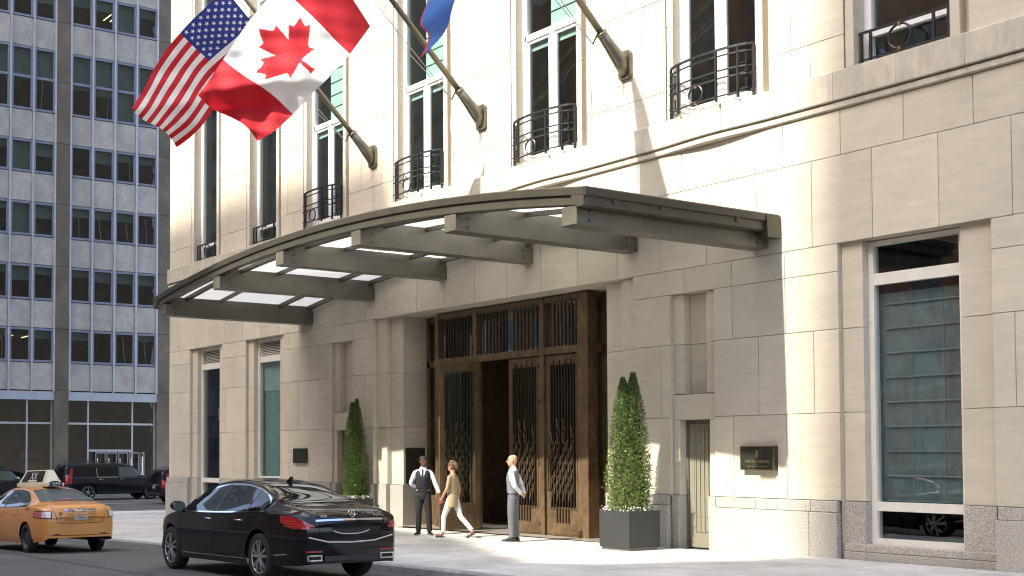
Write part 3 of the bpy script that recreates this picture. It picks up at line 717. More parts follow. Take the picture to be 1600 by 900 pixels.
# ================================================================== canopy
can = thing('entrance_canopy', 'arched bronze and glass canopy over the hotel entrance', 'canopy', (-22.78, YW, 5.3), world=True)
CC, CH = -22.78, 8.28; YFc = 13.85
def ctop(x): return 5.97 + .65 * (1 - ((x - CC) / CH) ** 2)
xs_ = [CC - CH + 2 * CH * i / 64 for i in range(65)]
def sweep(prof, name, m=BRONZE):
    """profile (y, dz) carried along the arch"""
    mb = MB(); rows = [[(x, y, ctop(x) + dz) for y, dz in prof + prof[:1]] for x in xs_]; mb.grid(rows); k = len(prof)
    mb.face(range(k)); mb.face([64 * (k + 1) + i for i in range(k)][::-1]); return shade(mb.build(name, m, can), 25)
sweep([(YFc - .07, 0), (YFc - .09, -.02), (YFc - .075, -.135), (YFc - .03, -.15), (YFc - .035, -.29), (YFc + .0, -.305), (YFc + .12, -.305), (YFc + .12, -.16), (YFc + .3, -.13), (YFc + .3, -.02)], 'front_fascia')
for sg, xe in ((1, CC + CH), (-1, CC - CH)):
    zt = ctop(xe); mb = MB(); q = [(xe + sg * .03, zt), (xe + sg * .04, zt - .02), (xe + sg * .025, zt - .135), (xe - sg * .02, zt - .15), (xe - sg * .02, zt - .29), (xe - sg * .15, zt - .305), (xe - sg * .3, zt - .13), (xe - sg * .3, zt + .02)]
    mb.prism(q, 'y', YFc - .07, YW - .02); mb.build('side_fascia', BRONZE, can)
    mb = MB(); mb.box(min(xe - sg * .1, xe + sg * .06), max(xe - sg * .1, xe + sg * .06), YW - .35, YW - .02, zt - .42, zt - .02); mb.build('wall_bracket', BRONZE, can)
BX = [CC + .08 + 3.12 * (k - 2.5) for k in range(6)]
for x in BX:
    z1 = ctop(x) - .31; mb = MB(); w = .17; h = .3
    mb.box(x - w, x + w, 13.83, YW - .02, z1 - h, z1); mb.box(x - w + .03, x + w - .03, 14.0, YW - .02, z1, z1 + .195)
    b = mb.build('beam', BEAM, can)
    mb = MB(); mb.box(x - w - .008, x + w + .008, 13.845, YW - .02, z1 - h - .012, z1 - h + .016); mb.build('beam_flange', BEAM, b)
    for yy in (14.1, 18.1):
        for zz in (.07, .23):
            mb = MB(); mb.lathe([(0, x + w), (.022, x + w), (.018, x + w + .014), (0, x + w + .016)], 8, 'x', o=(0, yy, z1 - h + zz)); mb.build('bolt', DOORD, b)
for y, w, dz in ((14.45, .09, -.22), (15.5, .05, -.2), (17.35, .09, -.22), (18.25, .12, -.24)):
    sweep([(y - w / 2, dz), (y + w / 2, dz), (y + w / 2, dz + .1), (y - w / 2, dz + .1)], 'purlin')
cg = bpy.data.materials.new('canopy_glass'); cg.use_nodes = True; t_ = cg.node_tree; t_.nodes.remove(t_.nodes['Principled BSDF'])
a_ = t_.nodes.new('ShaderNodeBsdfTranslucent'); a_.inputs[0].default_value = (.55, .57, .57, 1); b_ = t_.nodes.new('ShaderNodeBsdfGlossy'); b_.inputs['Roughness'].default_value = .12
m_ = t_.nodes.new('ShaderNodeMixShader'); m_.inputs[0].default_value = .12; t_.links.new(a_.outputs[0], m_.inputs[1]); t_.links.new(b_.outputs[0], m_.inputs[2]); t_.links.new(m_.outputs[0], t_.nodes['Material Output'].inputs[0])
ed = [CC - CH + .15] + BX[1:-1] + [CC + CH - .15]
for p, q in zip(ed, ed[1:]):
    for y0, y1 in ((13.98, 14.43), (14.47, 17.33), (17.37, 18.35)):
        mb = MB(); n = 6; mb.grid([[(p + .02 + (q - p - .04) * i / n, y, ctop(p + .02 + (q - p - .04) * i / n) - .105) for i in range(n + 1)] for y in (y0, y1)]); mb.build('glass_panel', cg, can, smooth=True)
for x, y in ((BX[4] - .55, 17.2), (BX[3] - .6, 17.2), (BX[2] - .5, 17.2), (BX[1] - .5, 17.2)):
    mb = MB(); z = ctop(x) - .3; mb.lathe([(.0, z - .16), (.05, z - .16), (.06, z - .05), (.02, z), (.02, z + .1)], 12, o=(x, y, 0)); mb.build('downlight', DOORD, can, smooth=True)
# ================================================================== office block across the cross street
office = thing('office_building', 'grey office block with marble panels and blue framed windows across the side street', 'office building', (-74, 27, -.5), world=True)
OX = -74.0
MARB = mat('marble_panel', (.41, .395, .38), .4, vary=.10, nscale=1.3, namp=.07, wear=.30, wscale=1.0)
def veins(m):
    t = m.node_tree; N = t.nodes; L = t.links; b = N['Principled BSDF']; src = b.inputs['Base Color'].links[0].from_socket
    tc = N.new('ShaderNodeTexCoord'); oi = N.new('ShaderNodeObjectInfo')
    mp = N.new('ShaderNodeMapping'); mp.inputs['Rotation'].default_value = (.6, 0, 0); L.new(tc.outputs['Object'], mp.inputs[0])
    cb = N.new('ShaderNodeCombineXYZ'); mu = N.new('ShaderNodeMath'); mu.operation = 'MULTIPLY'; mu.inputs[1].default_value = 40; L.new(oi.outputs['Random'], mu.inputs[0]); L.new(mu.outputs[0], cb.inputs[1]); L.new(cb.outputs[0], mp.inputs['Location'])
    wv = N.new('ShaderNodeTexNoise'); wv.inputs['Scale'].default_value = 1.1; wv.inputs['Detail'].default_value = 5; wv.inputs['Distortion'].default_value = 1.2; L.new(mp.outputs[0], wv.inputs[0])
    sb = N.new('ShaderNodeMath'); sb.operation = 'SUBTRACT'; sb.inputs[1].default_value = .5; L.new(wv.outputs[0], sb.inputs[0])
    ab = N.new('ShaderNodeMath'); ab.operation = 'ABSOLUTE'; L.new(sb.outputs[0], ab.inputs[0])
    mr = N.new('ShaderNodeMapRange'); mr.inputs[1].default_value = 0; mr.inputs[2].default_value = .035; mr.inputs[3].default_value = .6; mr.inputs[4].default_value = 0; L.new(ab.outputs[0], mr.inputs[0])
    mx = N.new('ShaderNodeMix'); mx.data_type = 'RGBA'; mx.inputs[7].default_value = (.27, .28, .31, 1); L.new(mr.outputs[0], mx.inputs[0]); L.new(src, mx.inputs[6]); L.new(mx.outputs[2], b.inputs['Base Color'])
veins(MARB)
PIL = mat('pilaster_metal', (.14, .12, .095), .45, metal=.2, vary=.12, nscale=.7, namp=.25, wear=.3, wscale=.5)
STEEL = mat('mullion_steel', (.46, .50, .58), .35, metal=.5, nscale=4, namp=.1)
BLUF = mat('window_frame_blue', (.17, .20, .29), .45, nscale=4, namp=.1)
OGL = glass_mat('office_glass', (.6, .66, .66), .06, .004, .85)
OBL = mat('office_blind', (.17, .22, .21), .9, nscale=3, namp=.15)
CEILW = mat('office_room', (.035, .034, .031), .9, nscale=1.5, namp=.6)
LAMP = bpy.data.materials.new('tube_lamp'); LAMP.use_nodes = True; LAMP.node_tree.nodes['Principled BSDF'].inputs['Emission Color'].default_value = (1, .78, .42, 1); LAMP.node_tree.nodes['Principled BSDF'].inputs['Emission Strength'].default_value = .55
def obox(y0, y1, z0, z1, d0, d1, name, m, par): mb = MB(); mb.box(OX - d1, OX - d0, y0, y1, z0, z1); return mb.build(name, m, par)
zt_top = 34.0; obox(6, 60, 34.4, 80, 0, 22, "upper_wall", MARB, office)
obox(6, 60, -1, zt_top, 3.2, 22, 'wall', CEILW, office)
obox(6, 60, zt_top, zt_top + .3, 0, 22, 'roof', PIL, office)
# storeys: (panel z0, z1), windows
rows = [('w', 30.3, 32.4), ('p', 28.55, 30.25), ('w', None, None)]
PAN = [(5.66, 7.36), (9.48, 11.16), (13.35, 15.08), (17.2, 18.97), (21.0, 22.8), (26.75, 28.55), (30.6, 32.3)]
WIN = [(7.38, 9.46, 1), (11.18, 13.33, 1), (15.1, 17.18, 1), (18.99, 20.98, 1), (22.82, 26.73, 2), (28.57, 30.58, 1), (32.32, 34, 1)]
GR = [(20.5, 26.25), (27.17, 33.1), (34.02, 39.9)]
PL = [(19.6, 20.5), (26.25, 27.17), (33.1, 34.02), (39.9, 40.8)]
for a, b in PL:
    zz = -.5
    for z1 in (5.7, 9.47, 13.34, 17.19, 20.99, 24.8, 28.56, 34):
        obox(a, b, zz + .012, z1 - .012, -.10, .5, 'pilaster_panel', PIL, office); zz = z1
rnd = random.Random(5)
for gi, (a, b) in enumerate(GR):
    n = 4; w = (b - a) / n
    for k in range(n + 1):
        y = a + w * k; y = min(max(y, a + .04), b - .04); obox(y - .05, y + .05, 5.6, 34, -.12, .1, 'mullion', STEEL, office)
    obox(a, b, 5.08, 5.6, -.06, .5, 'fascia', mat('office_fascia', (.34, .39, .46), .5, nscale=2, namp=.1), office)
    for k in range(n):
        y0, y1 = a + w * k + .05, a + w * (k + 1) - .05
        for z0, z1 in PAN: obox(y0 + .015, y1 - .015, z0 + .02, z1 - .02, -.0, .12, 'marble_panel', MARB, office)
        for z0, z1, kind in WIN:
            fr = MB(); f = .13; d0, d1 = -.03, .12
            for q in ((y0, y0 + f, z0, z1), (y1 - f, y1, z0, z1), (y0 + f, y1 - f, z0, z0 + f), (y0 + f, y1 - f, z1 - f, z1)) + (((y0 + f, y1 - f, 24.78, 24.94),) if kind == 2 else ()):
                fr.box(OX - d1, OX - d0, q[0], q[1], q[2], q[3])
            win = fr.build('window', BLUF, office)
            parts = [(z0 + f, z1 - f)] if kind == 1 else [(z0 + f, 24.78), (24.94, z1 - f)]
            for p, q in parts:
                mb = MB(); mb.quad((OX - .05, y0 + f, p), (OX - .05, y1 - f, p), (OX - .05, y1 - f, q), (OX - .05, y0 + f, q)); mb.build('pane', OGL, win, fix=False)
            if gi < 2:
                h = rnd.choice((.25, .3, .35, .45, .0, .3)) if kind == 1 else rnd.choice((.5, .55, .6))
                if rnd.random() < .12: h = .95
                if h: obox(y0 + .02, y1 - .02, z1 - (z1 - z0) * h, z1 - .02, .25, .27, 'window_blind', OBL, win)
                if rnd.random() < (.3 if kind == 1 else .45):
                    zz = z0 + .3 + rnd.random() * .8
                    for q in range(2): mb = MB(); mb.box(OX - 2.6, OX - 1.3, y0 + .15 + q * .45, y0 + .22 + q * .45, z1 - .42, z1 - .37); mb.build('tube_lamp', LAMP, win)
                if rnd.random() < .35:      # pulled cord or curtain edge
                    yy = y0 + .2 + rnd.random() * .9; mb = MB(); mb.tube([(OX - .3, yy, z1 - .3), (OX - .32, yy + .05, (z0 + z1) / 2), (OX - .3, yy + rnd.uniform(-.1, .2), z0 + .15)], .018, 5); mb.build('blind_cord', CREAM, win)
    for z in (9.42, 13.29, 17.14, 20.94, 26.7): obox(a, b, z - .3, z - .1, .4, 3.2, 'floor_slab', CEILW, office)
# shop front
DSTEEL = mat('door_steel', (.22, .23, .25), .35, metal=.5)
SFG = glass_mat('shop_glass', (.5, .55, .55), .09, .004, .6)
for gi, (a, b) in enumerate(GR):
    fr = MB(); ys = [a + .06, a + (b - a) * .235, a + (b - a) * .735, b - .06] if gi == 1 else [a + .06, a + (b - a) * .30, a + (b - a) * .72, b - .06]
    for y in ys: fr.box(OX - .32, OX - .2, y - .05, y + .05, -.5, 5.08)
    for y0, y1 in zip(ys, ys[1:]): fr.box(OX - .31, OX - .21, y0 + .05, y1 - .05, 3.6, 3.72)
    if gi == 1: fr.box(OX - .35, OX - .15, ys[1] + .05, ys[2] - .05, 1.92, 2.05)
    sf = fr.build('shop_front', STEEL, office)
    for y0, y1 in zip(ys, ys[1:]):
        for z0, z1 in ((-.5, 3.6), (3.72, 5.08)):
            mb = MB(); mb.quad((OX - .26, y0 + .05, z0), (OX - .26, y1 - .05, z0), (OX - .26, y1 - .05, z1), (OX - .26, y0 + .05, z1)); mb.build('pane', SFG, sf, fix=False)
    if gi == 1:      # glass doors standing proud under the transom, one open
        for i, y in enumerate((29.0, 29.75, 30.5, 31.25)):
            fr = MB(); fr.box(OX - .1, OX - .04, y, y + .06, -.45, 1.9); fr.box(OX - .1, OX - .04, y + .62, y + .68, -.45, 1.9); fr.box(OX - .1, OX - .04, y + .06, y + .62, 1.8, 1.9); fr.box(OX - .1, OX - .04, y + .06, y + .62, -.45, -.25)
            d = fr.build('glass_door', DSTEEL, office); mb = MB(); mb.box(OX - .02, OX + .03, y + .1, y + .14, .6, 1.5); mb.build('handle', WHITE, d)
        fr = MB(); y = 31.98; fr.box(OX - .1, OX + .6, y, y + .05, 1.8, 1.88); fr.box(OX + .54, OX + .6, y, y + .05, -.45, 1.8); fr.box(OX - .1, OX - .04, y, y + .05, -.45, 1.8); d = fr.build('glass_door', DSTEEL, office)
        mb = MB(); mb.box(OX + .5, OX + .54, y - .08, y - .04, .5, 1.6); mb.build('handle', WHITE, d)
    # shelves inside
    for z in (.15, .85, 1.5):
        mb = MB(); mb.box(OX - 1.6, OX - 1.2, b - 1.6, b - .3, z, z + .35); mb.build('shelf_goods', mat('shelf_goods', (.25, .15, .05), .7, nscale=5, namp=.5), sf)
# ================================================================== flag poles and flags
POLE = mat('pole_bronze', (.20, .18, .14), .35, metal=.6, nscale=5, namp=.12)
CORD = mat('halyard_rope', (.55, .52, .45), .8)
EL = R(43)
poles = []
for i, (bx, what) in enumerate(((-27.25, 'carrying the striped flag with stars'), (-22.72, 'carrying the red and white maple leaf flag'), (-18.12, 'carrying the blue flag'))):
    p = thing('flag_pole', 'angled bronze flag pole on the hotel wall ' + what, 'flag pole', (bx, YW, 9.62), world=True, group='flag poles above the canopy')
    o = Vector((bx, YW - .12, 9.62)); d = Vector((0, -math.cos(EL), math.sin(EL)))
    mb = MB(); pl_ = [(-.13, -.28), (.13, -.28), (.17, -.2), (.17, .22), (.1, .3), (-.1, .3), (-.17, .22), (-.17, -.2)]
    mb.prism([(bx + a, 9.6 + b) for a, b in pl_], 'y', YW - .07, YW - .001); mb.build('wall_plate', POLE, p)
    mb = MB(); mb.tube([o - d * .06 + Vector((0, .06, -.12)), o + d * .12, o + d * .45, o + d * .75], [.13, .14, .115, .1], 14); mb.tube([o + d * .72, o + d * .80], .108, 14); mb.build('socket', POLE, p, smooth=True)
    mb = MB(); mb.tube([o + d * .6, o + d * 3.5, o + d * 6.1], [.068, .062, .048], 14); mb.build('pole', POLE, p, smooth=True)
    mb = MB(); e = o + d * 6.15; mb.lathe([(0, -.07), (.05, -.05), (.07, 0), (.05, .05), (0, .07)], 14, o=tuple(e)); mb.build('finial', BRASS, p, smooth=True)
    c = o + d * .95 + Vector((-.0, 0, -.42)); mb = MB(); mb.tube([o + d * .85, o + d * .8 + Vector((-.12, -.1, -.22))], .02, 6); mb.build('cleat', DOORD, p)
    cl = o + d * .8 + Vector((-.12, -.1, -.22))
    for k, e_ in enumerate((5.9, 4.2)): mb = MB(); q = o + d * e_ + Vector((-.06, 0, -.08)); mb.tube([cl, cl.lerp(q, .5) + Vector((-.05 * k, -.1, -.18 - .1 * k)), q], .009, 5); mb.build('halyard', CORD, p)
    mb = MB(); mb.tube([cl, cl + Vector((-.12, .05, -.7)), cl + Vector((-.5, .45, -1.25))], .009, 5); mb.build('halyard', CORD, p)
    poles.append((o, d))
FR = mat('flag_red', (.50, .012, .022), .75, nscale=30, namp=.06); FW = mat('flag_white', (.74, .73, .71), .75, nscale=30, namp=.04); FBl = mat('flag_blue', (.022, .04, .24), .75, nscale=30, namp=.06); FB2 = mat('flag_sky_blue', (.02, .11, .40), .6, nscale=30, namp=.06)
for m in (FR, FW, FBl, FB2):      # thin cloth lets light through
    t = m.node_tree; b = t.nodes['Principled BSDF']; tr = t.nodes.new('ShaderNodeBsdfTranslucent'); mx = t.nodes.new('ShaderNodeMixShader'); mx.inputs[0].default_value = .25
    t.links.new(b.inputs['Base Color'].links[0].from_socket, tr.inputs[0]); t.links.new(b.outputs[0], mx.inputs[1]); t.links.new(tr.outputs[0], mx.inputs[2]); t.links.new(mx.outputs[0], t.nodes['Material Output'].inputs[0])
def cloth(HT, HB, FT, FBm, sag, waves, n_out):
    """point on a hanging flag: u from hoist to fly, v from its top edge down"""
    HT, HB, FT, FBm = map(Vector, (HT, HB, FT, FBm))
    def P(u, v):
        top = HT.lerp(FT, u); bot = HB.lerp(FBm, u); p = top.lerp(bot, v)
        nrm = (FT - HT).cross(HB - HT).normalized()
        for (amp, fu, fv, ph) in waves: p = p + nrm * (amp * (u ** .7) * math.sin(2 * math.pi * (fu * u + fv * v) + ph))
        vd = (HB - HT).normalized(); p = p + vd * (u * (.075 * math.sin(2 * math.pi * 1.35 * u + 1.1) * v + .06 * math.sin(2 * math.pi * 1.1 * u + 2.6) * (1 - v)))
        ud = (FT - HT).normalized(); p = p + ud * (u ** 3 * .09 * math.sin(2 * math.pi * (.9 * v + .1)))
        for (dv, dvec) in sag: p = p + Vector(dvec) * (math.sin(math.pi * u) * (1 - v if dv == 0 else v if dv == 1 else 1))
        return p
    return P
def flag(name, label, P, nu, nv, mf, mats, off=None):
    mb = MB(); mb.grid([[P(i / nu, j / nv) for i in range(nu + 1)] for j in range(nv + 1)], mf=lambda j, i: mf((i + .5) / nu, (j + .5) / nv))
    o = mb.build(name, mats, smooth=True, fix=False); return tag(o, label, 'flag', 'flags on the poles')
# --- stars and stripes
PU = cloth((-27.3, 14.0, 13.25), (-27.3, 15.45, 11.95), (-28.6, 12.1, 10.35), (-28.85, 13.45, 9.55), [(0, (-.25, -.1, .12)), (1, (.15, -.05, .1))], [(.20, 1.1, .4, .4), (.085, 2.3, -1.1, 2.), (.03, 5.1, 2.1, 1.)], 0)
us = flag('national_flag', 'red and white striped flag with white stars on blue', PU, 80, 52, lambda u, v: 2 if (u < .4 and v < 7 / 13) else (0 if int(v * 13) % 2 == 0 else 1), [FR, FW, FBl])
STAR = mat('flag_star_white', (.78, .77, .75), .75)
mb = MB()
for r_ in range(9):
    for c_ in range(6 if r_ % 2 == 0 else 5):
        u = .4 * (1 + 2 * c_ + (r_ % 2)) / 12; v = 7 / 13 * (r_ + 1) / 10
        e = .01; p = PU(u, v); du = (PU(u + e, v) - PU(u - e, v)).normalized(); dv = (PU(u, v + e) - PU(u, v - e)).normalized(); nn = du.cross(dv).normalized()
        for s_ in (-.006, .006):
            k = len(mb.v); mb.v.append(tuple(p + nn * s_))
            for q in range(10):
                rad = .062 if q % 2 == 0 else .026; a = math.pi / 2 + q * math.pi / 5; mb.v.append(tuple(p + nn * s_ + du * (rad * math.cos(a)) - dv * (rad * math.sin(a))))
            for q in range(10): mb.face((k, k + 1 + q, k + 1 + (q + 1) % 10))
st = mb.build('stars', STAR, fix=False); st.parent = us; tag(st, kind='stuff')
# --- maple leaf
PC = cloth((-22.72, 14.0, 12.62), (-22.72, 15.25, 11.2), (-24.42, 11.9, 9.62), (-23.72, 13.0, 8.54), [(0, (-.32, -.1, .1)), (1, (.3, .05, -.05))], [(.24, 1.05, .45, 2.6), (.11, 2.1, 1.3, .6), (.045, 4.4, -1.9, 1.1), (.022, 7.5, 3.4, .3)], 0)
LEAF = [(0, 1), (.155, .70), (.27, .74), (.20, .30), (.43, .54), (.475, .42), (.70, .46), (.63, .25), (.72, .18), (.36, -.14), (.40, -.27), (.035, -.20), (.06, -.58)]
LEAF = LEAF + [(-x, y) for x, y in LEAF[::-1]][:-1]
def inside(x, y, poly):
    c = False; j = len(poly) - 1
    for i in range(len(poly)):
        (xi, yi), (xj, yj) = poly[i], poly[j]
        if (yi > y) != (yj > y) and x < (xj - xi) * (y - yi) / (yj - yi + 1e-12) + xi: c = not c
        j = i
    return c
def canada(u, v):
    if u < .25 or u > .75: return 0
    return 0 if inside((u - .5) * 3.5, (.5 - v) * 2.2 + .17, LEAF) else 1
flag('maple_leaf_flag', 'red and white maple leaf flag', PC, 220, 110, canada, [FR, FW])
# --- blue flag, only its lower tip in view
PB = cloth((-18.12, 14.0, 13.5), (-18.12, 15.3, 12.2), (-16.3, 12.4, 10.0), (-17.72, 12.85, 8.66), [(1, (.1, .1, 0))], [(.16, 1.2, 1.1, .3), (.06, 2.1, 2.4, .6)], 0)
flag('blue_flag', 'deep blue flag with a red hem', PB, 60, 40, lambda u, v: 1 if u > .985 else 0, [FB2, FR])
# ================================================================== planters and clipped conifers
LEAFM = mat('conifer_leaf', (.10, .155, .035), .6, island=.4, nscale=2.5, namp=.25)
LEAFL = mat('variegated_leaf', (.27, .33, .09), .6, island=.35, nscale=3, namp=.3)
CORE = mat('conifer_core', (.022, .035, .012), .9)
BARK = mat('bark', (.11, .075, .05), .9, nscale=20, namp=.3, bump=.4, bscale=50)
PLNT = mat('planter_paint', (.036, .037, .037), .5, nscale=4, namp=.12, wear=.2, wscale=2)
FLOW = mat('blossom', (.75, .74, .70), .7, island=.2)
SOIL = mat('soil', (.05, .035, .025), .95)
def crown_r(h, a):
    """outline: broad foot, two tips"""
    r = smooth_interp([(0, .30), (.08, .345), (.25, .365), (.45, .325), (.65, .255), (.8, .175), (.92, .085), (1, .015)], h)
    return max(r * (1 + .07 * math.sin(5 * a + h * 9) + .05 * math.sin(9 * a - h * 17)), .012)
def conifer(loc, hgt, n, light, label, seed, slim=.8):
    rnd = random.Random(seed)
    t = thing('conifer', label, 'tree', loc, group='conifers in planters beside the entrance')
    mb = MB(); mb.tube([(0, 0, -.3), (0.01, 0, .5), (0, .01, hgt * .7)], [.04, .03, .012], 8); mb.build('trunk', BARK, t)
    tips = [(-.05, -.08, 0.0), (.05, .075, 1.0)] if light else [(-.03, -.045, 0.0), (.03, .045, 1.0)]
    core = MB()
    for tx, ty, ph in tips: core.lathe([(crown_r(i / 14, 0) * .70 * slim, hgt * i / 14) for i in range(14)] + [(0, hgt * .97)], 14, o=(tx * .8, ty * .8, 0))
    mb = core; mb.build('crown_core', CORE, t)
    lf = [MB(), MB()]
    for k in range(n):
        h = rnd.random() ** 1.25 * .99; a = rnd.uniform(0, 2 * math.pi); tx, ty, ph = tips[k % 2]
        spread = .7 + .35 * h
        rr = slim * crown_r(h, a + ph) * rnd.choice((.72, .85, .95, 1.0, 1.05, 1.12)) * (1 if rnd.random() > .04 else 1.2)
        c = Vector((tx * spread + rr * math.cos(a), ty * spread + rr * math.sin(a), h * hgt * (1 if k % 2 else .965)))
        out = Vector((math.cos(a), math.sin(a), 0)); up = (Vector((0, 0, 1)) + out * rnd.uniform(.15, .75) + Vector((rnd.uniform(-.35, .35), rnd.uniform(-.35, .35), 0))).normalized()
        s = rnd.uniform(.024, .05) * (1 - .3 * h); side = up.cross(out + Vector((rnd.uniform(-.6, .6), rnd.uniform(-.6, .6), 0))).normalized()
        use = lf[1] if (light and rnd.random() < .62 * (1 - h * .75)) or (not light and rnd.random() < .08) else lf[0]
        for q in (-1, 0, 1):
            d = (up + side * q * .7).normalized(); w = side * (s * .17); b = c; use.quad(b - w, b + w, b + d * s + w * .5 + out * .01, b + d * s * 1.08 - w * .5 + out * .012)
    lf[0].build('crown', LEAFM, t, fix=False)
    if lf[1].f: lf[1].build('crown', LEAFL, t, fix=False)
    return t
def planter(x0, x1, y0, y1, label):
    z = walk_z((x0 + x1) / 2, y0) - .0; p = thing('planter', label, 'planter', ((x0 + x1) / 2, (y0 + y1) / 2, z), world=True, group='planters beside the entrance')
    mb = MB(); g = .03; H = .74
    mb.box(x0 + g, x1 - g, y0 + g, y1 - g, z - .03, z + .06); mb.build('plinth', mat('plinth_metal', (.16, .155, .13), .4, metal=.3), p)
    for q in ((x0, x1, y0, y0 + .035), (x0, x1, y1 - .035, y1)): mb = MB(); mb.box(q[0], q[1], q[2], q[3], z + .055, z + H); mb.build('side_panel', PLNT, p)
    for q in ((x0 + .001, x0 + .036), (x1 - .036, x1 - .001)): mb = MB(); mb.box(q[0], q[1], y0 + .036, y1 - .036, z + .055, z + H - .002); mb.build('side_panel', PLNT, p)
    mb = MB(); mb.box(x0 + .036, x1 - .036, y0 + .036, y1 - .036, z + H - .14, z + H - .07); mb.build('soil', SOIL, p)
    return z + H
def blossoms(x0, x1, y0, y1, z, label, seed):
    rnd = random.Random(seed); mb = MB(); md = MB()
    for k in range(900):
        x, y = rnd.uniform(x0 + .03, x1 - .02), rnd.uniform(y0 + .0, y1 - .03); h = z - .03 + rnd.random() * .11
        c = Vector((x, y, h)); d = Vector((rnd.uniform(-1, 1), rnd.uniform(-1, 1), rnd.uniform(.2, 1))).normalized(); u = d.orthogonal().normalized() * .016; w = d.cross(u)
        (mb if rnd.random() < .7 else md).quad(c - u, c - w, c + u, c + w)
    o = mb.build('flowers', FLOW, fix=False); tag(o, label, 'flowers', kind='stuff'); q = md.build('foliage', LEAFM, o, fix=False); return o
zt = planter(-17.55, -16.78, 17.0, 17.8, 'square dark grey planter beside the service door and name plaque')
conifer((-17.17, 17.4, zt - .1), 2.72, 19000, True, 'light green twin tipped conifer beside the bronze doors and service door', 3)
blossoms(-17.55, -16.78, 17.0, 17.8, zt, 'small white blossoms round the foot of the light green conifer', 1)
zt = planter(-27.93, -27.16, 17.58, 18.3, 'square dark grey planter standing behind the black sedan')
conifer((-27.55, 17.98, zt - .1), 2.72, 15000, False, 'dark green twin tipped conifer standing behind the black sedan', 8, .72)
blossoms(-27.93, -27.16, 17.58, 18.3, zt, 'small white blossoms round the foot of the dark green conifer', 2)
# ================================================================== cars
PAINTK = mat('black_car_paint', (.004, .004, .005), .06, spec=.5)
PAINTY = mat('taxi_paint', (.60, .255, .062), .32, coat=.6, nscale=3, namp=.04, wear=.12, wscale=1.5)
PAINTN = mat('dark_blue_black_paint', (.010, .012, .018), .12, spec=.5)
TYRE = mat('tyre_rubber', (.018, .018, .018), .85, nscale=30, namp=.2)
ALLOY = mat('alloy_wheel', (.55, .55, .56), .25, metal=.9); DKALLOY = mat('dark_wheel', (.03, .03, .03), .6)
CHROME = mat('chrome', (.75, .75, .76), .08, metal=1.)
SATIN = mat('satin_trim', (.02, .02, .02), .5)
CGLASS = mat('car_glass', (.006, .006, .008), .02, spec=.45)
CGLASSL = mat('car_glass_light', (.07, .085, .085), .03, spec=.6)
LAMPR = mat('tail_lamp_red', (.30, .008, .012), .12, coat=1.); LAMPW = mat('tail_lamp_clear', (.62, .56, .54), .15, coat=1.); LAMPP = mat('tail_lamp_pink', (.55, .12, .12), .15, coat=1.)
AMBER = mat('amber_lamp', (.7, .25, .02), .2, coat=1.)
PLATE = mat('number_plate', (.62, .62, .60), .4, nscale=60, namp=.1); INKD = mat('dark_ink', (.02, .02, .025), .6)
WELL = mat('wheel_well', (.008, .008, .008), .95)
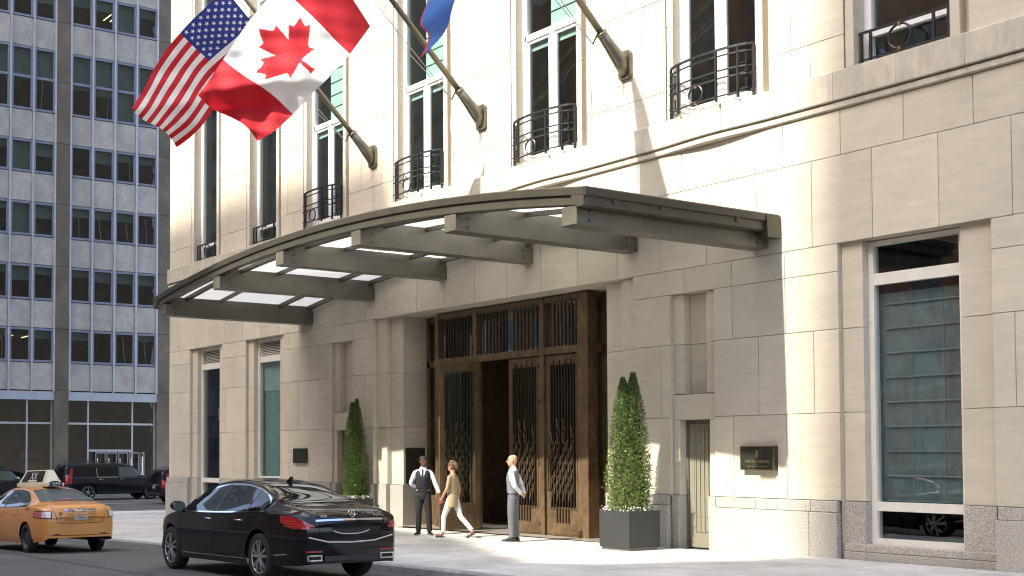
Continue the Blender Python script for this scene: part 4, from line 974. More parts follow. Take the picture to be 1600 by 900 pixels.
class Car:
    """half profile tables run from the tail (negative x) to the nose; y left, z up"""
    def __init__(s, top, width, belt, roofw, sill, arch, xr, xf, zb=.22, bulge=.05):
        s.top, s.width, s.belt, s.roofw, s.sill, s.arch, s.xr, s.xf, s.bulge = top, width, belt, roofw, sill, arch, xr, xf, bulge
    def low(s, x):
        z = interp(s.sill, x)
        for xa, r, zc in s.arch:
            d = abs(x - xa)
            if d < r: z = max(z, zc + math.sqrt(r * r - d * d))
        return z
    def section(s, x):
        w = smooth_interp(s.width, x); t = smooth_interp(s.top, x); zb = min(smooth_interp(s.belt, x), t - .03); z0 = s.low(x); z0 = min(z0, zb - .12)
        rw = min(smooth_interp(s.roofw, x), w - .05); P = []
        for k in range(8):
            z = z0 + (zb - z0) * k / 7; q = (z - .62) / .45
            y = w - s.bulge * max(q, -q * .9) ** 2 if abs(q) < 2 else w - s.bulge * 3
            if z < .32: y -= (.32 - z) * .25
            P.append((y, z))
        ysh = P[-1][0]; te = t - max(.035, (t - zb) * .12) if t - zb < .25 else t - .075
        P.append((ysh - .028, zb + min(.022, (te - zb) * .3)))
        for k in range(1, 6):
            q = k / 5; y = (ysh - .05) + (rw - (ysh - .05)) * (q ** 1.12); z = zb + .022 + (te - zb - .022) * q; P.append((y, z))
        for k in range(1, 7):
            a = k / 6 * math.pi / 2; P.append((rw * math.cos(a) ** .85 if k < 6 else 0, te + (t - te) * math.sin(a) ** .8))
        return P
    def build(s, name, mats, par):
        n = 96; xs = [s.xr + (s.xf - s.xr) * i / n for i in range(n + 1)]
        for xa, r, zc in s.arch: xs += [xa - r - .002, xa - r + .002, xa + r - .002, xa + r + .002, xa - r * .97, xa + r * .97]
        for e in (s.xr, s.xf):
            sg = 1 if e == s.xr else -1; xs += [e + sg * d for d in (.01, .025, .05, .08, .12)]
        xs = sorted(set(xs)); s.xs = xs; mb = MB(); rows = []
        L = s.xf - s.xr
        for x in xs:
            H = s.section(x); row = []
            for y, z in [(-a, b) for a, b in H[:-1]] + H[::-1]:
                k = 0
                e = (x - s.xr) / .9
                if e < 1: k = (1 - e) * .13
                e2 = (s.xf - x) / .9
                if e2 < 1: k = -(1 - e2) * .22
                row.append((x + k * (y / .95) ** 2, y, z))
            rows.append(row)
        mb.grid(rows); k = len(rows[0]); h = k // 2
        for base in (0, (len(rows) - 1) * k):
            for i in range(h): 
                a, b = base + i, base + i + 1; c, d = base + k - 2 - i, base + k - 1 - i
                if b == c: mb.face((a, b, d))
                elif b < c: mb.face((a, b, c, d))
        o = mb.build(name, mats, par, weld=True); shade(o, 38); s.obj = o
        bm = bmesh.new(); bm.from_mesh(o.data); s.bvh = BVHTree.FromBMesh(bm); bm.free(); return o
    def hit(s, p, d, off):
        p = Vector(p); d = Vector(d).normalized(); loc, nrm, i, q = s.bvh.ray_cast(p, d)
        if loc is None: return None
        if nrm.dot(d) > 0: nrm = -nrm
        return loc + nrm * off
    def patch(s, name, m, par, starts, dirs, off):
        """rows of start points shot at the body; a skin lying off the surface"""
        rows = []
        for i, r in enumerate(starts):
            q = []
            for j, p in enumerate(r):
                h = s.hit(p, dirs(i, j) if callable(dirs) else dirs, off); q.append(h)
            if any(v is None for v in q):
                last = next((v for v in q if v is not None), None)
                if last is None: continue
                for j in range(len(q)):
                    if q[j] is None: q[j] = last
                    last = q[j]
            rows.append(q)
        if len(rows) < 2: return None
        mb = MB(); mb.grid(rows); return mb.build(name, m, par, smooth=True)
    def side(s, name, m, par, sg, x0, x1, zlo, zhi, off=.004, nx=16, nz=5):
        st = []
        for i in range(nx + 1):
            x = x0 + (x1 - x0) * i / nx; a = zlo(x) if callable(zlo) else zlo; b = zhi(x) if callable(zhi) else zhi; b = max(b, a + .002)
            st.append([(x, sg * 2.5, a + (b - a) * k / nz) for k in range(nz + 1)])
        return s.patch(name, m, par, st, (0, -sg, 0), off)
    def rear(s, name, m, par, y0, y1, zlo, zhi, off=.004, ny=14, nz=5, front=False):
        st = []; X = s.xf + 1 if front else s.xr - 1
        for i in range(ny + 1):
            y = y0 + (y1 - y0) * i / ny; a = zlo(y) if callable(zlo) else zlo; b = zhi(y) if callable(zhi) else zhi
            st.append([(X, y, a + (b - a) * k / nz) for k in range(nz + 1)])
        return s.patch(name, m, par, st, (-1, 0, 0) if front else (1, 0, 0), off)
    def corner(s, name, m, par, sg, f0, f1, zlo, zhi, off=.004, c=None, n=14, nz=5):
        """patch round a tail corner: angle 0 faces back, 90 faces the side"""
        cx, cy = c or (s.xr + .75, .35); st = []; dd = []
        for i in range(n + 1):
            a = R(f0 + (f1 - f0) * i / n); q = i / n; lo = zlo(q) if callable(zlo) else zlo; hi = zhi(q) if callable(zhi) else zhi
            d = Vector((-math.cos(a), sg * math.sin(a), 0)); dd.append(-d)
            st.append([tuple(Vector((cx, sg * cy, lo + (hi - lo) * k / nz)) + d * 3) for k in range(nz + 1)])
        return s.patch(name, m, par, st, lambda i, j: dd[i], off)
    def strip(s, name, m, par, pts, d, w, off=.004, n=10):
        """thin line across the body through projected points"""
        P = []
        for a, b in zip(pts, pts[1:]):
            for k in range(n): P.append(Vector(a).lerp(Vector(b), k / n))
        P.append(Vector(pts[-1])); d = Vector(d); rows = [[], []]
        for i, p in enumerate(P):
            t = (P[min(i + 1, len(P) - 1)] - P[max(i - 1, 0)]).normalized(); u = t.cross(d).normalized() * (w / 2)
            for r, q in ((0, p - u), (1, p + u)):
                h = s.hit(q, d, off); rows[r].append(h)
        ok = [i for i in range(len(P)) if rows[0][i] is not None and rows[1][i] is not None]
        if len(ok) < 2: return None
        mb = MB(); mb.grid([[rows[0][i] for i in ok], [rows[1][i] for i in ok]]); return mb.build(name, m, par, smooth=True)
def wheel(par, x, y, sg, r, w, style, rim=ALLOY):
    """sg +1: outer face towards +y"""
    o = MB(); hw = w / 2; ri = r * .70
    o.lathe([(ri, -hw + .01), (r * .86, -hw), (r * .97, -hw + .02), (r, -hw * .6), (r, hw * .6), (r * .97, hw - .02), (r * .86, hw), (ri, hw - .01)], 40, 'y')
    wh = o.build('wheel', TYRE, None, smooth=True); wh.parent = par; wh.location = (x, y, r)
    mb = MB(); f = sg * (hw - .015); b = sg * (hw - .13)
    mb.lathe([(ri, f), (ri * .95, f - sg * .015), (ri * .92, b), (.0, b)], 40, 'y')
    if style == 'steel':
        mb.lathe([(ri * .9, b + sg * .02), (ri * .7, f - sg * .03), (ri * .45, f - sg * .045), (ri * .2, f - sg * .02), (0, f - sg * .02)], 40, 'y')
    rm = mb.build('rim', rim if style == 'steel' else DKALLOY, wh, smooth=True)
    if style == 'steel': return wh
    mb = MB(); mb.lathe([(ri * 1.0, f + sg * .004), (ri * .93, f - sg * .004), (ri * .93, f - sg * .03), (ri * 1.0, f - sg * .03)], 40, 'y', close=True); mb.build('rim_lip', rim, wh, smooth=True)
    nsp = 5
    for k in range(nsp):
        a0 = 2 * math.pi * k / nsp + .3; sp = MB()
        for da in ((-.2, .2) if style == 'double' else (0,)):
            wd_ = .034 if style == 'double' else .075
            pts = []
            for rad, an, dep in ((ri * .16, da * .5, .018), (ri * .55, da * 1.0, .01), (ri * .95, da * 1.15, .012)):
                a = a0 + an; pts.append(Vector((rad * math.cos(a), f - sg * dep, rad * math.sin(a))))
            for p, q in zip(pts, pts[1:]): sp.bar(p, q, wd_ * (1 if p is pts[0] else .95), .035) if abs((q - p).normalized().z) < .95 else sp.bar(p, q, .035, wd_)
        sp.build('spoke', rim, wh)
    mb = MB(); mb.lathe([(ri * .26, f - sg * .02), (ri * .22, f - sg * .005), (0, f - sg * .003)], 20, 'y'); mb.build('hub_cap', rim, wh, smooth=True)
    return wh
def running_gear(par, C, fx, rx, track, r, w, style, rim):
    for x in (rx, fx):
        for sg in (1, -1):
            wheel(par, x, sg * (track / 2), sg, r, w, style, rim)
            ra = [q for q in C.arch if abs(q[0] - x) < .01][0]; mb = MB(); ww = smooth_interp(C.width, x) - .035; n = 16
            rows = [[(x + (ra[1] + .0) * math.cos(math.pi * k / n), sg * y, ra[2] - .05 + (ra[1] + .05) * math.sin(math.pi * k / n)) for k in range(n + 1)] for y in (ww, ww - .45)]
            mb.grid(rows); k0 = len(mb.v); mb.v.append((x, sg * (ww - .45), ra[2] - .05))
            for k in range(n): mb.face((n + 1 + k, n + 2 + k, k0))
            mb.build('wheel_well', WELL, par)
    mb = MB(); zb = .24; mb.box(C.xr + .75, C.xf - .55, -track / 2 + .12, track / 2 - .12, zb + .06, zb + .11); mb.build('underbody', WELL, par)
def door_handle(C, par, sg, x, z, m):
    p = C.hit((x, sg * 2.5, z), (0, -sg, 0), .0); mb = MB()
    if p is None: return
    mb.tube([(x - .11, p.y - sg * .005, z), (x - .08, p.y + sg * .03, z + .004), (x + .08, p.y + sg * .03, z + .004), (x + .11, p.y - sg * .005, z)], [.012, .016, .016, .012], 8, sq=.7); mb.build('door_handle', m, par, smooth=True)
def mirror(C, par, sg, x, z, m, y0=None):
    p = C.hit((x, sg * 2.5, z - .03), (0, -sg, 0), 0); mb = MB(); y = (p.y if p else sg * .9)
    rows = []
    for i in range(9):
        t = i / 8; cx = x + .10 - .2 * t; sc = math.sin(math.pi * min(max(.12 + .8 * t, 0), 1)) ** .6 if t < .8 else .9
        rows.append([(cx, y + sg * (.17 + .12 * sc * math.cos(a)), z + .03 + .085 * sc * math.sin(a)) for a in [2 * math.pi * k / 14 for k in range(15)]])
    mb.grid(rows); mb.tube([(x + .03, y - sg * .02, z - .04), (x + .02, y + sg * .1, z - .02)], [.035, .03], 8)
    o = mb.build('mirror', m, par, smooth=True)
    mb = MB(); mb.face([]) if False else None
    k = 14; mb.v = [(x - .102, y + sg * (.17 + .105 * math.cos(2 * math.pi * q / k)), z + .03 + .072 * math.sin(2 * math.pi * q / k)) for q in range(k)]; mb.face(range(k)); mb.build('mirror_glass', CGLASSL, o, fix=False)
# ------------------------------------------------------------------ black saloon
def saloon():
    t = thing('black_sedan', 'glossy black luxury sedan waiting at the kerb in front of the entrance', 'car')
    C = Car(top=[(-2.62, .86), (-2.56, .98), (-2.45, 1.045), (-2.2, 1.085), (-1.9, 1.115), (-1.72, 1.14), (-1.3, 1.29), (-.85, 1.415), (-.4, 1.475), (.05, 1.495), (.45, 1.47), (.8, 1.405), (1.2, 1.24), (1.6, 1.055), (1.75, 1.03), (2.1, .965), (2.4, .87), (2.56, .76), (2.62, .62)],
            width=[(-2.62, .74), (-2.58, .80), (-2.45, .865), (-2.1, .915), (-1.4, .948), (0, .95), (1.5, .945), (2.1, .905), (2.4, .83), (2.56, .72), (2.62, .60)],
            belt=[(-2.62, .80), (-2.5, .94), (-2.2, .985), (-1.5, .99), (0, .955), (1.4, .945), (2.1, .86), (2.5, .72), (2.62, .55)],
            roofw=[(-2.62, .60), (-2.3, .70), (-1.75, .70), (-1.2, .62), (-.6, .575), (0, .575), (.7, .60), (1.2, .66), (1.7, .72), (2.2, .70), (2.62, .5)],
            sill=[(-2.62, .29), (-2.5, .27), (-2.0, .25), (-1.0, .22), (1.3, .22), (2.2, .24), (2.62, .28)], arch=[(-1.41, .405, .36), (1.755, .40, .36)], xr=-2.62, xf=2.62)
    C.build('body', PAINTK, t)
    running_gear(t, C, 1.755, -1.41, 1.62, .352, .245, 'double', ALLOY)
    zlo = lambda x: smooth_interp([(-1.5, 1.03), (-.5, 1.0), (.6, .985), (1.45, .985)], x)
    zhi = lambda x: smooth_interp([(-1.5, 1.03), (-1.42, 1.13), (-1.2, 1.25), (-.9, 1.335), (-.45, 1.395), (.0, 1.405), (.4, 1.375), (.8, 1.28), (1.15, 1.13), (1.45, .985)], x)
    for sg in (1, -1):
        C.side('window_trim', CHROME, t, sg, -1.5, 1.45, lambda x: zlo(x) - .02, lambda x: zhi(x) + .013, .003, 36, 7)
        for a, b in ((-1.44, -.98), (-.945, .05), (.14, 1.38)): C.side('side_window', CGLASS, t, sg, a, b, lambda x: zlo(x) + .004, lambda x: max(zhi(x) - .012, zlo(x) + .006), .008, 22, 6)
        C.side('pillar', SATIN, t, sg, .05, .14, lambda x: zlo(x), lambda x: zhi(x) - .008, .0075, 2, 6); C.side('pillar', SATIN, t, sg, -.98, -.945, lambda x: zlo(x), lambda x: zhi(x) - .01, .0075, 2, 6)
        for pts in ([(.1, 2, .96), (.08, 2, .6), (.06, 2, .28)], [(1.36, 2, .95), (1.34, 2, .6), (1.28, 2, .30)], [(-1.02, 2, .96), (-1.0, 2, .72)]):
            C.strip('door_seam', WELL, t, [(a, sg * 2, c) for a, b, c in pts], (0, -sg, 0), .008, .002)
        C.strip('sill_trim', CHROME, t, [(1.25, sg * 2, .315), (-.95, sg * 2, .315)], (0, -sg, 0), .016, .006, 24)
        C.strip('bumper_trim', CHROME, t, [(-1.88, sg * 2, .40), (-2.2, sg * 2, .43)], (0, -sg, 0), .018, .006, 12)
        C.side('sill_panel', SATIN, t, sg, -.96, 1.3, .225, .29, .003, 20, 2)
        for x in (.28, -.78): door_handle(C, t, sg, x, .875, CHROME)
        mirror(C, t, sg, 1.28, 1.03, PAINTK)
        C.corner('tail_lamp', LAMPR, t, sg, 22, 74, lambda q: interp([(0, .80), (.5, .785), (1, .885)], q), lambda q: interp([(0, .825), (.35, .93), (.65, .975), (1, .965)], q), .006)
        for k in range(3): C.corner('lamp_bar', mat('lamp_glow_red', (.55, .03, .03), .2, coat=1.), t, sg, 30 + 6 * k, 64, .815 + .037 * k, .827 + .037 * k, .009, nz=1)
        C.corner('lamp_edge', LAMPP, t, sg, 23, 36, .785, .81, .009, nz=1)
        C.corner('reflector', LAMPR, t, sg, 12, 32, .455, .478, .007, nz=1)
        C.rear('exhaust_tip', CHROME, t, sg * .5, sg * .74, lambda y: .335 , lambda y: .42, .006, 8, 3); C.rear('exhaust_opening', WELL, t, sg * .525, sg * .715, .353, .402, .012, 8, 3)
        C.side('side_marker', AMBER, t, sg, 2.28, 2.42, .62, .70, .005, 4, 2)
    # rear window, windscreen
    def sheet(name, m, x0, x1, w0, w1, off, d, z=3.):
        st = []
        for i in range(15):
            q = i / 14; x = x0 + (x1 - x0) * q; w = w0 + (w1 - w0) * q; st.append([(x - d[0] * 2 / max(-d[2], .01) * 0, w * (2 * k / 14 - 1), z) for k in range(15)])
        return C.patch(name, m, t, st, (0, 0, -1), off)
    sheet('rear_window', CGLASS, -1.74, -.86, .655, .53, .006, (0, 0, -1)); sheet('windscreen', CGLASS, 1.58, .82, .70, .575, .006, (0, 0, -1))
    sheet('roof_glass', CGLASS, -.5, .5, .44, .46, .005, (0, 0, -1))
    # boot: seam, chrome bar, plate recess, badges
    C.strip('boot_seam', WELL, t, [(-4, -.56, .99), (-4, -.55, .8), (-4, -.5, .665), (-4, 0, .63), (-4, .5, .665), (-4, .55, .8), (-4, .56, .99)], (1, 0, 0), .008, .003)
    C.rear('boot_chrome', CHROME, t, -.60, .60, lambda y: .895 - .01 * (y / .6) ** 2, lambda y: .922 - .01 * (y / .6) ** 2, .008, 20, 2)
    C.rear('plate_recess', SATIN, t, -.33, .33, lambda y: .70 + .05 * (abs(y) / .33) ** 3, .875, .004, 16, 4); C.rear('plate_trim', CHROME, t, -.31, .31, lambda y: .70 + .05 * (abs(y) / .31) ** 3, lambda y: .712 + .05 * (abs(y) / .31) ** 3, .010, 16, 1)
    C.rear('number_plate', mat('blank_dark_plate', (.02, .02, .022), .4), t, -.26, .26, .735, .865, .009, 6, 3)
    C.strip('bumper_chrome', CHROME, t, [(-4, -.72, .67), (-4, -.4, .60), (-4, 0, .585), (-4, .4, .60), (-4, .72, .67)], (1, 0, 0), .018, .006)
    C.strip('bumper_seam', WELL, t, [(-4, -.8, .50), (-4, 0, .495), (-4, .8, .50)], (1, 0, 0), .01, .003); C.rear('diffuser', SATIN, t, -.45, .45, .33, .40, .004, 10, 2)
    p = C.hit((-4, 0, .985), (1, 0, 0), .006); MR = lambda p, tilt=0: Matrix.Translation(p) @ Matrix.Rotation(R(-90), 4, 'Z') @ Matrix.Rotation(R(90 - tilt), 4, 'X')
    if p is None: p = Vector((-2.56, 0, .97))
    mb = MB(); k = 20; M4 = MR(p, 25)
    ring = [M4 @ Vector((.052 * math.cos(2 * math.pi * q / k), .052 * math.sin(2 * math.pi * q / k), .006)) for q in range(k + 1)]; mb.tube(ring, .006, 6, cap=False)
    for q in range(3):
        a = math.pi / 2 + q * 2 * math.pi / 3; e = Vector((math.cos(a), math.sin(a), 0)); f = Vector((-e.y, e.x, 0)); n0 = len(mb.v); mb.v += [tuple(M4 @ v) for v in (e * .05 + Vector((0, 0, .008)), f * .012 + Vector((0, 0, .008)), -f * .012 + Vector((0, 0, .008)))]; mb.face((n0, n0 + 1, n0 + 2))
    mb.build('emblem', CHROME, t)
    for y, s_ in ((.47, 'S550'), (-.47, '4MATIC')):
        q = C.hit((-4, y, .955), (1, 0, 0), .008)
        if q: lettering('lettering', s_, .045, CHROME, t, MR(q, 20), .002, 1.25)
    mb = MB(); z = C.hit((-.72, 0, 3), (0, 0, -1), 0).z; mb.prism([(-.82, z - .01), (-.62, z - .01), (-.72, z + .03), (-.8, z + .085), (-.83, z + .08)], 'y', -.02, .02); mb.build('antenna_fin', PAINTK, t)
    return t, C
sd, _ = saloon(); SX = -18.1
sd.scale = (1.0, 1.02, 1.035); sd.location = (SX, 10.1, road_z(SX) + .003); sd.rotation_euler = (0, math.atan((road_z(-17) - road_z(-20.2)) / 3.2), math.pi)
# ------------------------------------------------------------------ taxi
def taxi():
    t = thing('yellow_taxi', 'orange yellow taxi with a lit-sign roof box driving away along the street', 'taxi')
    C = Car(top=[(-2.40, .80), (-2.36, .95), (-2.26, 1.045), (-2.0, 1.085), (-1.75, 1.11), (-1.6, 1.14), (-1.2, 1.30), (-.85, 1.40), (-.4, 1.45), (.05, 1.465), (.4, 1.44), (.75, 1.36), (1.15, 1.2), (1.5, 1.04), (1.65, 1.01), (2.0, .94), (2.25, .84), (2.37, .74), (2.40, .60)],
            width=[(-2.40, .72), (-2.36, .78), (-2.25, .83), (-1.9, .88), (-1.2, .908), (0, .91), (1.4, .905), (2.0, .86), (2.25, .78), (2.37, .66), (2.4, .55)],
            belt=[(-2.40, .74), (-2.3, .92), (-2.0, .985), (-1.4, .985), (0, .955), (1.3, .93), (2.0, .83), (2.3, .70), (2.4, .52)],
            roofw=[(-2.4, .58), (-2.1, .66), (-1.6, .665), (-1.1, .60), (-.6, .56), (0, .56), (.6, .585), (1.1, .64), (1.6, .69), (2.1, .65), (2.4, .5)],
            sill=[(-2.4, .34), (-2.3, .27), (-1.9, .24), (-1.0, .2), (1.2, .2), (2.1, .22), (2.4, .28)], arch=[(-1.37, .37, .325), (1.405, .37, .325)], xr=-2.40, xf=2.40)
    C.build('body', PAINTY, t); running_gear(t, C, 1.405, -1.37, 1.57, .322, .21, 'steel', DKALLOY)
    zlo = lambda x: smooth_interp([(-1.3, 1.02), (0, .99), (1.35, .975)], x)
    zhi = lambda x: smooth_interp([(-1.3, 1.02), (-1.22, 1.12), (-1.0, 1.24), (-.7, 1.33), (-.2, 1.375), (.3, 1.35), (.7, 1.25), (1.1, 1.09), (1.35, .975)], x)
    for sg in (1, -1):
        C.side('window_trim', SATIN, t, sg, -1.3, 1.35, lambda x: zlo(x) - .012, lambda x: zhi(x) + .014, .003, 30, 6)
        for a, b in ((-1.24, -.85), (-.82, .05), (.12, 1.28)): C.side('side_window', CGLASS, t, sg, a, b, lambda x: zlo(x) + .004, lambda x: max(zhi(x) - .008, zlo(x) + .006), .008, 20, 6)
        for pts in ([(.1, 2, .96), (.06, 2, .28)], [(1.25, 2, .94), (1.2, 2, .30)], [(-.86, 2, .96), (-.95, 2, .75), (-1.12, 2, .68)]): C.strip('door_seam', WELL, t, [(a, sg * 2, c) for a, b, c in pts], (0, -sg, 0), .01, .002)
        for x in (.26, -.68): door_handle(C, t, sg, x, .85, PAINTY)
        mirror(C, t, sg, 1.15, 1.0, PAINTY)
        C.corner('tail_lamp', SATIN, t, sg, 24, 72, lambda q: .755 + .02 * q, lambda q: .915 + .015 * q, .005)
        C.corner('lamp_lens', LAMPW, t, sg, 26, 42, lambda q: .772 + .01 * q, lambda q: .905, .008); C.corner('lamp_lens', LAMPP, t, sg, 42, 69, lambda q: .778 + .012 * q, lambda q: .90 + .012 * q, .008)
        C.corner('reflector', LAMPR, t, sg, 10, 20, .40, .43, .005, nz=1)
        q = C.hit((-1.45, sg * 2.5, .955), (0, -sg, 0), .004)
        if q: lettering('lettering', '1J55', .13, INKD, t, Matrix.Translation(q) @ (Matrix.Rotation(math.pi, 4, 'Z') if sg > 0 else Matrix.Identity(4)) @ Matrix.Rotation(R(90), 4, 'X') @ Matrix.Shear('XY', 4, (.3, 0)) if False else Matrix.Translation(q) @ (Matrix.Rotation(math.pi, 4, 'Z') if sg > 0 else Matrix.Identity(4)) @ Matrix.Rotation(R(90), 4, 'X'), .001, 1.1)
    def sheet(name, m, x0, x1, w0, w1, off):
        st = [[(x0 + (x1 - x0) * i / 14, (w0 + (w1 - w0) * i / 14) * (2 * k / 14 - 1), 3.) for k in range(15)] for i in range(15)]
        return C.patch(name, m, t, st, (0, 0, -1), off)
    sheet('rear_window', CGLASSL, -1.66, -.88, .645, .53, .006); sheet('windscreen', CGLASS, 1.48, .78, .67, .56, .006)
    C.rear('brake_light', LAMPP, t, -.12, .12, 1.145, 1.165, .012, 4, 1)
    C.rear('boot_chrome', CHROME, t, -.36, .36, .905, .955, .010, 16, 3)
    C.strip('boot_seam', WELL, t, [(-4, -.62, 1.0), (-4, -.56, .8), (-4, -.52, .66), (-4, 0, .645), (-4, .52, .66), (-4, .56, .8), (-4, .62, 1.0)], (1, 0, 0), .01, .003)
    C.strip('bumper_crease', WELL, t, [(-4, -.72, .40), (-4, 0, .385), (-4, .72, .40)], (1, 0, 0), .014, .003)
    C.rear('plate_recess', PAINTY, t, -.34, .34, .69, .89, .003, 6, 3); C.rear('number_plate', PLATE, t, -.16, .16, .715, .865, .012, 4, 2)
    MR = lambda p: Matrix.Translation(p) @ Matrix.Rotation(R(-90), 4, 'Z') @ Matrix.Rotation(R(82), 4, 'X')
    q = C.hit((-4, 0, .79), (1, 0, 0), .016); lettering('lettering', '1J55', .07, INKD, t, MR(q), .001, 1.2)
    q = C.hit((-4, 0, .955), (1, 0, 0), .014); mb = MB(); M4 = MR(q)
    for rx, ry in ((.075, .05), (.026, .05), (.055, .022)): mb.tube([M4 @ Vector((rx * math.cos(2 * math.pi * k / 20), ry * math.sin(2 * math.pi * k / 20) + (.015 if ry < .03 else 0), .004)) for k in range(21)], .006, 5, cap=False)
    mb.build('emblem', CHROME, t)
    q = C.hit((-4, .46, .86), (1, 0, 0), .006); mb = MB(); mb.lathe([(.0, -.012), (.045, -.012), (.045, .0), (0, .0)], 16, 'x', o=tuple(q)); mb.build('medallion', mat('medallion_orange', (.45, .16, .03), .5), t)
    mb = MB(); mb.tube([(-2.38, -.52, .27), (-2.1, -.52, .28)], .03, 10); mb.build('exhaust_tip', DKALLOY, t)
    # roof box with an advertisement on either side
    CREAMB = mat('roof_box_cream', (.66, .62, .48), .5); z0 = 1.45
    mb = MB(); mb.prism([(-.92, z0 + .0), (1.05, z0), (1.05, z0 + .08), (-.92, z0 + .08)], 'y', -.2, .2); mb.build('roof_box_base', CREAMB, t)
    A = [(-.78, z0 + .08), (.95, z0 + .08), (.75, z0 + .38), (-.62, z0 + .38)]
    mb = MB(); n = len(mb.v); mb.v = [(x, -.19 + (.13 if z > z0 + .3 else 0), z) for x, z in A] + [(x, .19 - (.13 if z > z0 + .3 else 0), z) for x, z in A]
    for f in ((0, 1, 2, 3), (7, 6, 5, 4), (0, 4, 5, 1), (1, 5, 6, 2), (2, 6, 7, 3), (3, 7, 4, 0)): mb.face(f)
    rb = mb.build('roof_box', CREAMB, t)
    AD = mat('advert_print', (.03, .026, .026), .85, spec=.1, nscale=6, namp=.5); ADW = mat('advert_lettering', (.55, .53, .50), .5)
    for sg in (1, -1):
        mb = MB(); q = [(-.56, z0 + .10), (.82, z0 + .10), (.68, z0 + .36), (-.5, z0 + .36)]; yv = lambda z: sg * (.194 - .13 * (z - z0 - .08) / .30); mb.v = [(x, yv(z), z) for x, z in q]; mb.face((0, 1, 2, 3)); mb.build('advert_panel', AD, t, fix=False)
        tl = math.atan(.13 / .30); M4 = Matrix.Translation((.1, yv(z0 + .235) + sg * .006, z0 + .235)) @ (Matrix.Rotation(math.pi, 4, 'Z') if sg > 0 else Matrix.Identity(4)) @ Matrix.Rotation(R(90) - tl, 4, 'X')
        lettering('lettering', 'XX', .25, ADW, t, M4, .001, 1.2)
        mb = MB(); mb.v = [tuple(M4 @ Vector(v)) for v in ((-.3, -.13, 0), (.3, -.13, 0), (.26, -.09, 0), (-.26, -.09, 0))]; mb.face((0, 1, 2, 3)); mb.build('advert_stripe', ADW, t, fix=False)
    mb = MB(); k = 16; mb.v = [(-.923, .17 * math.cos(math.pi * q / k), z0 + .005 + .12 * math.sin(math.pi * q / k)) for q in range(k + 1)] + [(-.8, .17 * math.cos(math.pi * q / k), z0 + .005 + .12 * math.sin(math.pi * q / k)) for q in range(k + 1)]
    mb.face(range(k + 1)); [mb.face((q, q + 1, k + 2 + q, k + 1 + q)) for q in range(k)]; mb.build('number_light', INKD, t, fix=False)
    lettering('lettering', '1J55', .1, mat('number_white', (.8, .8, .78), .4), t, Matrix.Translation((-.93, 0, z0 + .055)) @ Matrix.Rotation(R(-90), 4, 'Z') @ Matrix.Rotation(R(90), 4, 'X'), .001, 1.15)
    mb = MB(); mb.tube([(-1.0, 0, 1.40), (-1.05, 0, 1.75), (-1.1, 0, 2.05)], .004, 5); mb.build('antenna', SATIN, t)
    return t
tx = taxi(); TX = -28.35; tx.location = (TX, 9.78, road_z(TX) + .003); tx.rotation_euler = (0, math.atan((road_z(-27) - road_z(-30)) / 3.0), R(180 + 2))
